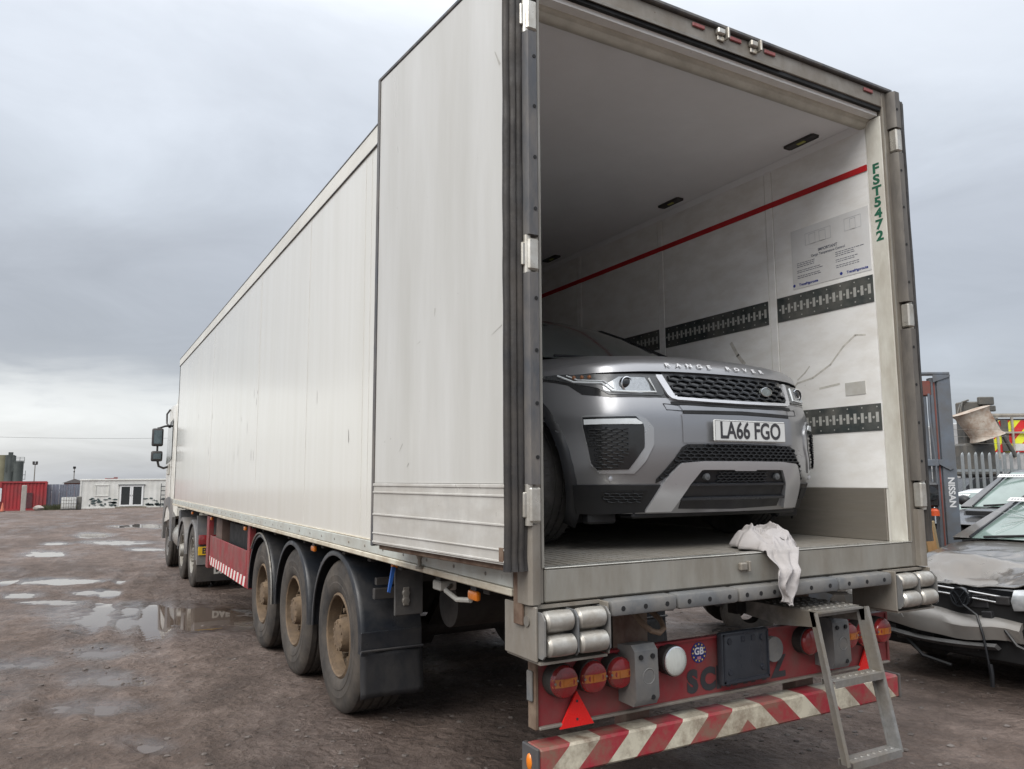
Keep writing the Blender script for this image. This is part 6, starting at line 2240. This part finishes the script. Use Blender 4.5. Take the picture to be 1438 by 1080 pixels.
for k in range(46):
    side = rr.random() < .6
    x = rr.uniform(-2.0, .25) if side else rr.uniform(2.8, 4.6)
    z = zb + (.22 + .75 * rr.random() ** 1.6)
    w, h = .05 + .24 * rr.random(), .03 + .10 * rr.random()
    n = 7
    b.add([(x + w * math.cos(2 * math.pi * i / n) * (.6 + .6 * rr.random()), 79.965, z + h * math.sin(2 * math.pi * i / n) * (.6 + .6 * rr.random())) for i in range(n)], [tuple(range(n))])
b.build('flaked_paint', mat('flake_dark', (.06, .085, .085), .8, var=.3), cb)
b = B()
for x0, x1, z0, z1 in ((-1.55, -1.47, 1.2, 2.2), (-.45, -.37, 1.2, 2.2), (-1.55, -.37, 2.16, 2.22), (-1.55, -.37, 1.15, 1.2)):
    b.box(x0, x1, 79.955, 80.01, zb + z0, zb + z1)
b.build('blanked_window', CABIN, cb)
b = B()
for k in range(5):
    b.box(4.1, 4.5, 79.6, 79.7, zb + .3 + k * .42, zb + .38 + k * .42)
b.box(4.1, 4.16, 79.6, 79.7, zb, zb + 2.3)
b.build('wall_ladder', mat('ladder_dark', (.06, .065, .07), .6), cb)
b = B()
b.box(-.75, .1, 80.5, 81.2, zb + 2.76, zb + 2.84); b.box(.0, .32, 80.3, 81.0, zb + 2.76, zb + 2.94)
tag(b.build('roof_debris', mat('debris_red', (.30, .06, .06), .7, col2=(.10, .08, .08)), None), 'red and dark odds and ends lying on the white cabin roof', 'debris')
# red container
REDC = mat('container_red', (.40, .032, .040), .6, var=.2, vscale=1.2, dirt=(.20, .045, .045), damt=.45, dscale=.8, rust=(.12, .06, .045), ramt=.1, rscale=3)
zc0 = gz_(-7, 78.2)
rc = thing('red_container', 'red corrugated steel shipping container at the far edge of the yard', 'container', (-7.0, 78.2, zc0))
b = B()
corrugated(b, -8.85, -5.5, 78.0, zc0 + .15, zc0 + 2.45, .27, .04)
b.box(-8.85, -5.5, 78.06, 84.0, zc0 + .1, zc0 + 2.5)
b.build('wall', REDC, rc)
b = B()
for x in (-8.95, -5.55): b.box(x, x + .15, 77.93, 78.1, zc0, zc0 + 2.55)
b.box(-8.95, -5.4, 77.94, 78.08, zc0 + 2.42, zc0 + 2.57); b.box(-8.95, -5.4, 77.94, 78.08, zc0, zc0 + .16)
b.build('frame', REDC, rc)
B().box(-7.05, -6.45, 77.95, 78.0, zc0 + .2, zc0 + 1.55).build('dark_panel', mat('container_stain', (.10, .035, .04), .7, var=.3), rc)
po_ = B().box(-7.15, -6.78, 75.2, 75.5, gz_(-7, 75) - .1, gz_(-7, 75) + 2.2, .03)
tag(po_.build('concrete_post', mat('pale_concrete', (.36, .33, .30), .85, var=.2, vscale=3), None), 'pale upright concrete post in front of the red container', 'post')
# sheet fence between container and cabin
zf = gz_(-4, 81)
sf = thing('sheet_fence', 'blue-grey profiled sheet fence between red container and white cabin', 'fence', (-4, 82, zf))
FENB = mat('sheet_blue_grey', (.20, .225, .28), .6, var=.2, vscale=1.5, dirt=(.15, .16, .19), damt=.4, dscale=1, rnd=.1)
for k in range(11):
    x0 = -8.2 + k * .62
    b = B()
    corrugated(b, x0, x0 + .60, 82 + .01 * (k % 2), zf, zf + 2.28 + .03 * rng.random(), .2, .03)
    b.build('fence_sheet', FENB, sf)
B().box(-8.2, -1.2, 82.06, 82.12, zf + 1.7, zf + 1.8).build('fence_rail', STEEL, sf)
# tote tank
ibx, iby = -3.55, 75.4
iz = gz_(ibx, iby)
ib = thing('tote_tank', 'white caged liquid tote on a dark pallet beside the cabin', 'tank', (ibx, iby, iz))
B().box(ibx - .62, ibx + .52, iby - .5, iby + .5, iz + .14, iz + 1.12, .06, seg=2).build('tank', mat('tote_white', (.64, .65, .63), .5, var=.1, vscale=2), ib)
b = B()
for k in range(7):
    x = ibx - .62 + k * .19
    b.tube([(x, iby - .52, iz + .14), (x, iby - .52, iz + 1.12)], .012, 5)
for z in (.3, .6, .9, 1.12):
    b.tube([(ibx - .64, iby - .52, iz + z), (ibx + .54, iby - .52, iz + z)], .012, 5)
b.build('cage', STEEL, ib)
B().box(ibx - .65, ibx + .55, iby - .55, iby + .55, iz, iz + .13, .02).build('pallet', mat('pallet_dark', (.07, .065, .06), .8), ib)
dk = B().box(-2.98, -2.60, 75.5, 76.6, gz_(-2.8, 76), gz_(-2.8, 76) + 1.18, .05)
tag(dk.build('scrap_bin', mat('bin_grey', (.15, .145, .13), .7, var=.4, vscale=3), None), 'dull grey bin between the white tote and the cabin', 'bin')
# sign board and cone at the left edge
sg = thing('sign_board', 'white notice board on a post at the far left of the yard', 'sign', (-8.6, 75.0, gz_(-8.6, 75)))
zz = gz_(-8.6, 75)
B().box(-9.4, -8.55, 74.95, 75.0, zz + .85, zz + 1.95, .01).build('board', mat('board_white', (.62, .66, .70), .5), sg)
b = B()
for x in (-9.3, -8.65): b.cyl((x, 75.03, zz - .1), (x, 75.03, zz + 2.0), .04, n=8)
b.build('post', STEEL, sg)
tcn = thing('traffic_cone', 'faded orange cone standing left of the red container', 'cone', (-8.35, 74.0, gz_(-8.35, 74)))
zz = gz_(-8.35, 74)
B().lathe([(.0, .75), (.035, .75), (.15, .05), (.15, .04)], (-8.35, 74, zz), 'Z', 16).build('cone_body', mat('cone_orange', (.55, .16, .10), .6), tcn)
B().box(-8.55, -8.15, 73.8, 74.2, zz, zz + .05).build('cone_foot', RUBBER, tcn)
bg_ = B().ball((-5.9, 76.8, gz_(-6, 77) + .22), .42, 2, (1, .6, .55), lambda c: 1 + .3 * mnoise.noise(c * 2.5))
tag(bg_.build('rubble_heap', mat('rubble_pale', (.40, .36, .33), .85, var=.3), None), 'small pale rubble heap in front of the red container', 'rubble')
# weeds
def weeds(x0, x1, y, n, seed):
    r = random.Random(seed)
    b = B()
    for _ in range(n):
        x = r.uniform(x0, x1)
        yy = y + r.uniform(-.4, .4)
        z = gz_(x, yy)
        h = .15 + .45 * r.random()
        dx, dy = r.uniform(-.15, .15), r.uniform(-.15, .15)
        w = .02 + .03 * r.random()
        b.add([(x - w, yy, z), (x + w, yy, z), (x + dx, yy + dy, z + h)], [(0, 1, 2)])
    return b
wd = weeds(-5.6, -3.0, 77.6, 700, 4)
wd.v += []
w1 = wd.build('weeds', mat('weed_green', (.075, .085, .04), .8, var=.5, vscale=1.5), None, recalc=False)
w1['kind'] = 'stuff'
tag(w1, 'weeds and grass along the foot of the sheet fence', 'weeds')
# works plant with silos
SIL1 = mat('silo_olive', (.20, .19, .125), .7, var=.3, vscale=.4)
SIL2 = mat('silo_dark', (.075, .088, .085), .7, var=.35, vscale=.4)
pl_ = thing('works_plant', 'dark grey and olive silo plant rising behind the red container', 'plant', (-14, 162, -2.3))
b = B()
b.cyl((-15.0, 163, -2.5), (-15.0, 163, 6.0), 1.3, n=24)
b.box(-17.5, -15.2, 162.5, 164, -2.5, 5.0)
b.build('silo', SIL1, pl_)
b = B()
b.cyl((-13.9, 162, -2.5), (-13.9, 162, 5.9), .85, n=20); b.box(-14.5, -13.3, 161.2, 162.5, 3, 6.0)
b.box(-14.25, -13.55, 161.5, 162.3, 6.0, 6.5)
b.build('silo', SIL2, pl_)
b = B()
b.cyl((-12.6, 161.5, -2.5), (-12.6, 161.5, 4.9), .80, n=20); b.box(-13.3, -11.9, 161, 162, -2.5, 3.6)
b.build('silo', SIL2, pl_)
b = B()
for x in (-13.2, -12.4, -11.7):
    b.cyl((x, 160.8, 4.5), (x, 160.8, 5.6), .04, n=5)
for z in (5.0, 5.3, 5.6):
    b.cyl((-13.2, 160.8, z), (-11.7, 160.8, z), .035, n=5)
for z in (1.6, 2.4): b.box(-11.9, -11.4, 161, 161.5, z, z + .08)
b.cyl((-11.45, 161, 1.6), (-11.45, 161, 3.2), .04, n=5)
b.build('walkway_rail', SIL2, pl_)
# poles
p1 = thing('floodlight_mast', 'thin floodlight mast with a boxy twin head behind the sheet fence', 'lamp post', (-9.8, 150, -2.2))
B().cyl((-9.55, 150, -2.2), (-9.55, 150, 4.2), .11, .07, 10).build('column', STEEL, p1)
b = B()
b.box(-9.95, -9.60, 149.8, 150.1, 4.15, 4.65, .03); b.box(-9.52, -9.15, 149.8, 150.1, 4.15, 4.65, .03); b.box(-9.9, -9.2, 149.95, 150.05, 4.05, 4.15)
b.build('lamp_head', DARKP, p1)
p2 = thing('camera_mast', 'thin camera mast with a small dark head behind the white cabin', 'camera mast', (-3.72, 150, -2.2))
B().cyl((-3.72, 150, -2.2), (-3.72, 150, 3.4), .10, .07, 10).build('column', STEEL, p2)
b = B().box(-3.95, -3.5, 149.8, 150.2, 3.4, 3.8, .06)
b.box(-3.85, -3.62, 149.9, 150.1, 2.8, 3.0)
b.build('camera_head', BLACK, p2)
sh = thing('brick_shed', 'small brick shed with a grey roof left of the white cabin', 'shed', (-4.2, 110, gz_(0, 110)))
zz = gz_(0, 110)
B().box(-4.55, -2.2, 110, 113, zz, zz + 2.75).build('wall', mat('shed_brick', (.22, .10, .08), .85, var=.2), sh)
B().prism([(-4.8, zz + 2.7), (-3.4, zz + 3.25), (-1.9, zz + 2.7)], 'Y', 109.8, 113.2).build('roof', mat('shed_roof', (.13, .12, .12), .8), sh)
# overhead cable
cc = B()
pts = []
for k in range(25):
    t = k / 24
    pts.append((-30 + 70 * t, 90, 5.0 + 2.3 * t - 1.6 * (1 - (2 * t - 1) ** 2) + 1.5))
cc.tube(pts, .012, 5)
tag(cc.build('overhead_cable', BLACK, None), 'single thin overhead cable crossing the sky on the left', 'cable')
# hill
def hill(a, t):
    x = 66 + 520 * a
    h = 26 * math.exp(-((a - .35) / .25) ** 2) + 9 * min(1, a * 14) + 3 * mnoise.noise((a * 20, t * 3, 0))
    return (x, 900 + 260 * t, -14 + h * math.sin(t * math.pi))
struct(B().grid(hill, 90, 12).build('hill', mat('far_hill', (.16, .165, .13), .9, var=.35, vscale=.04), None, recalc=False))
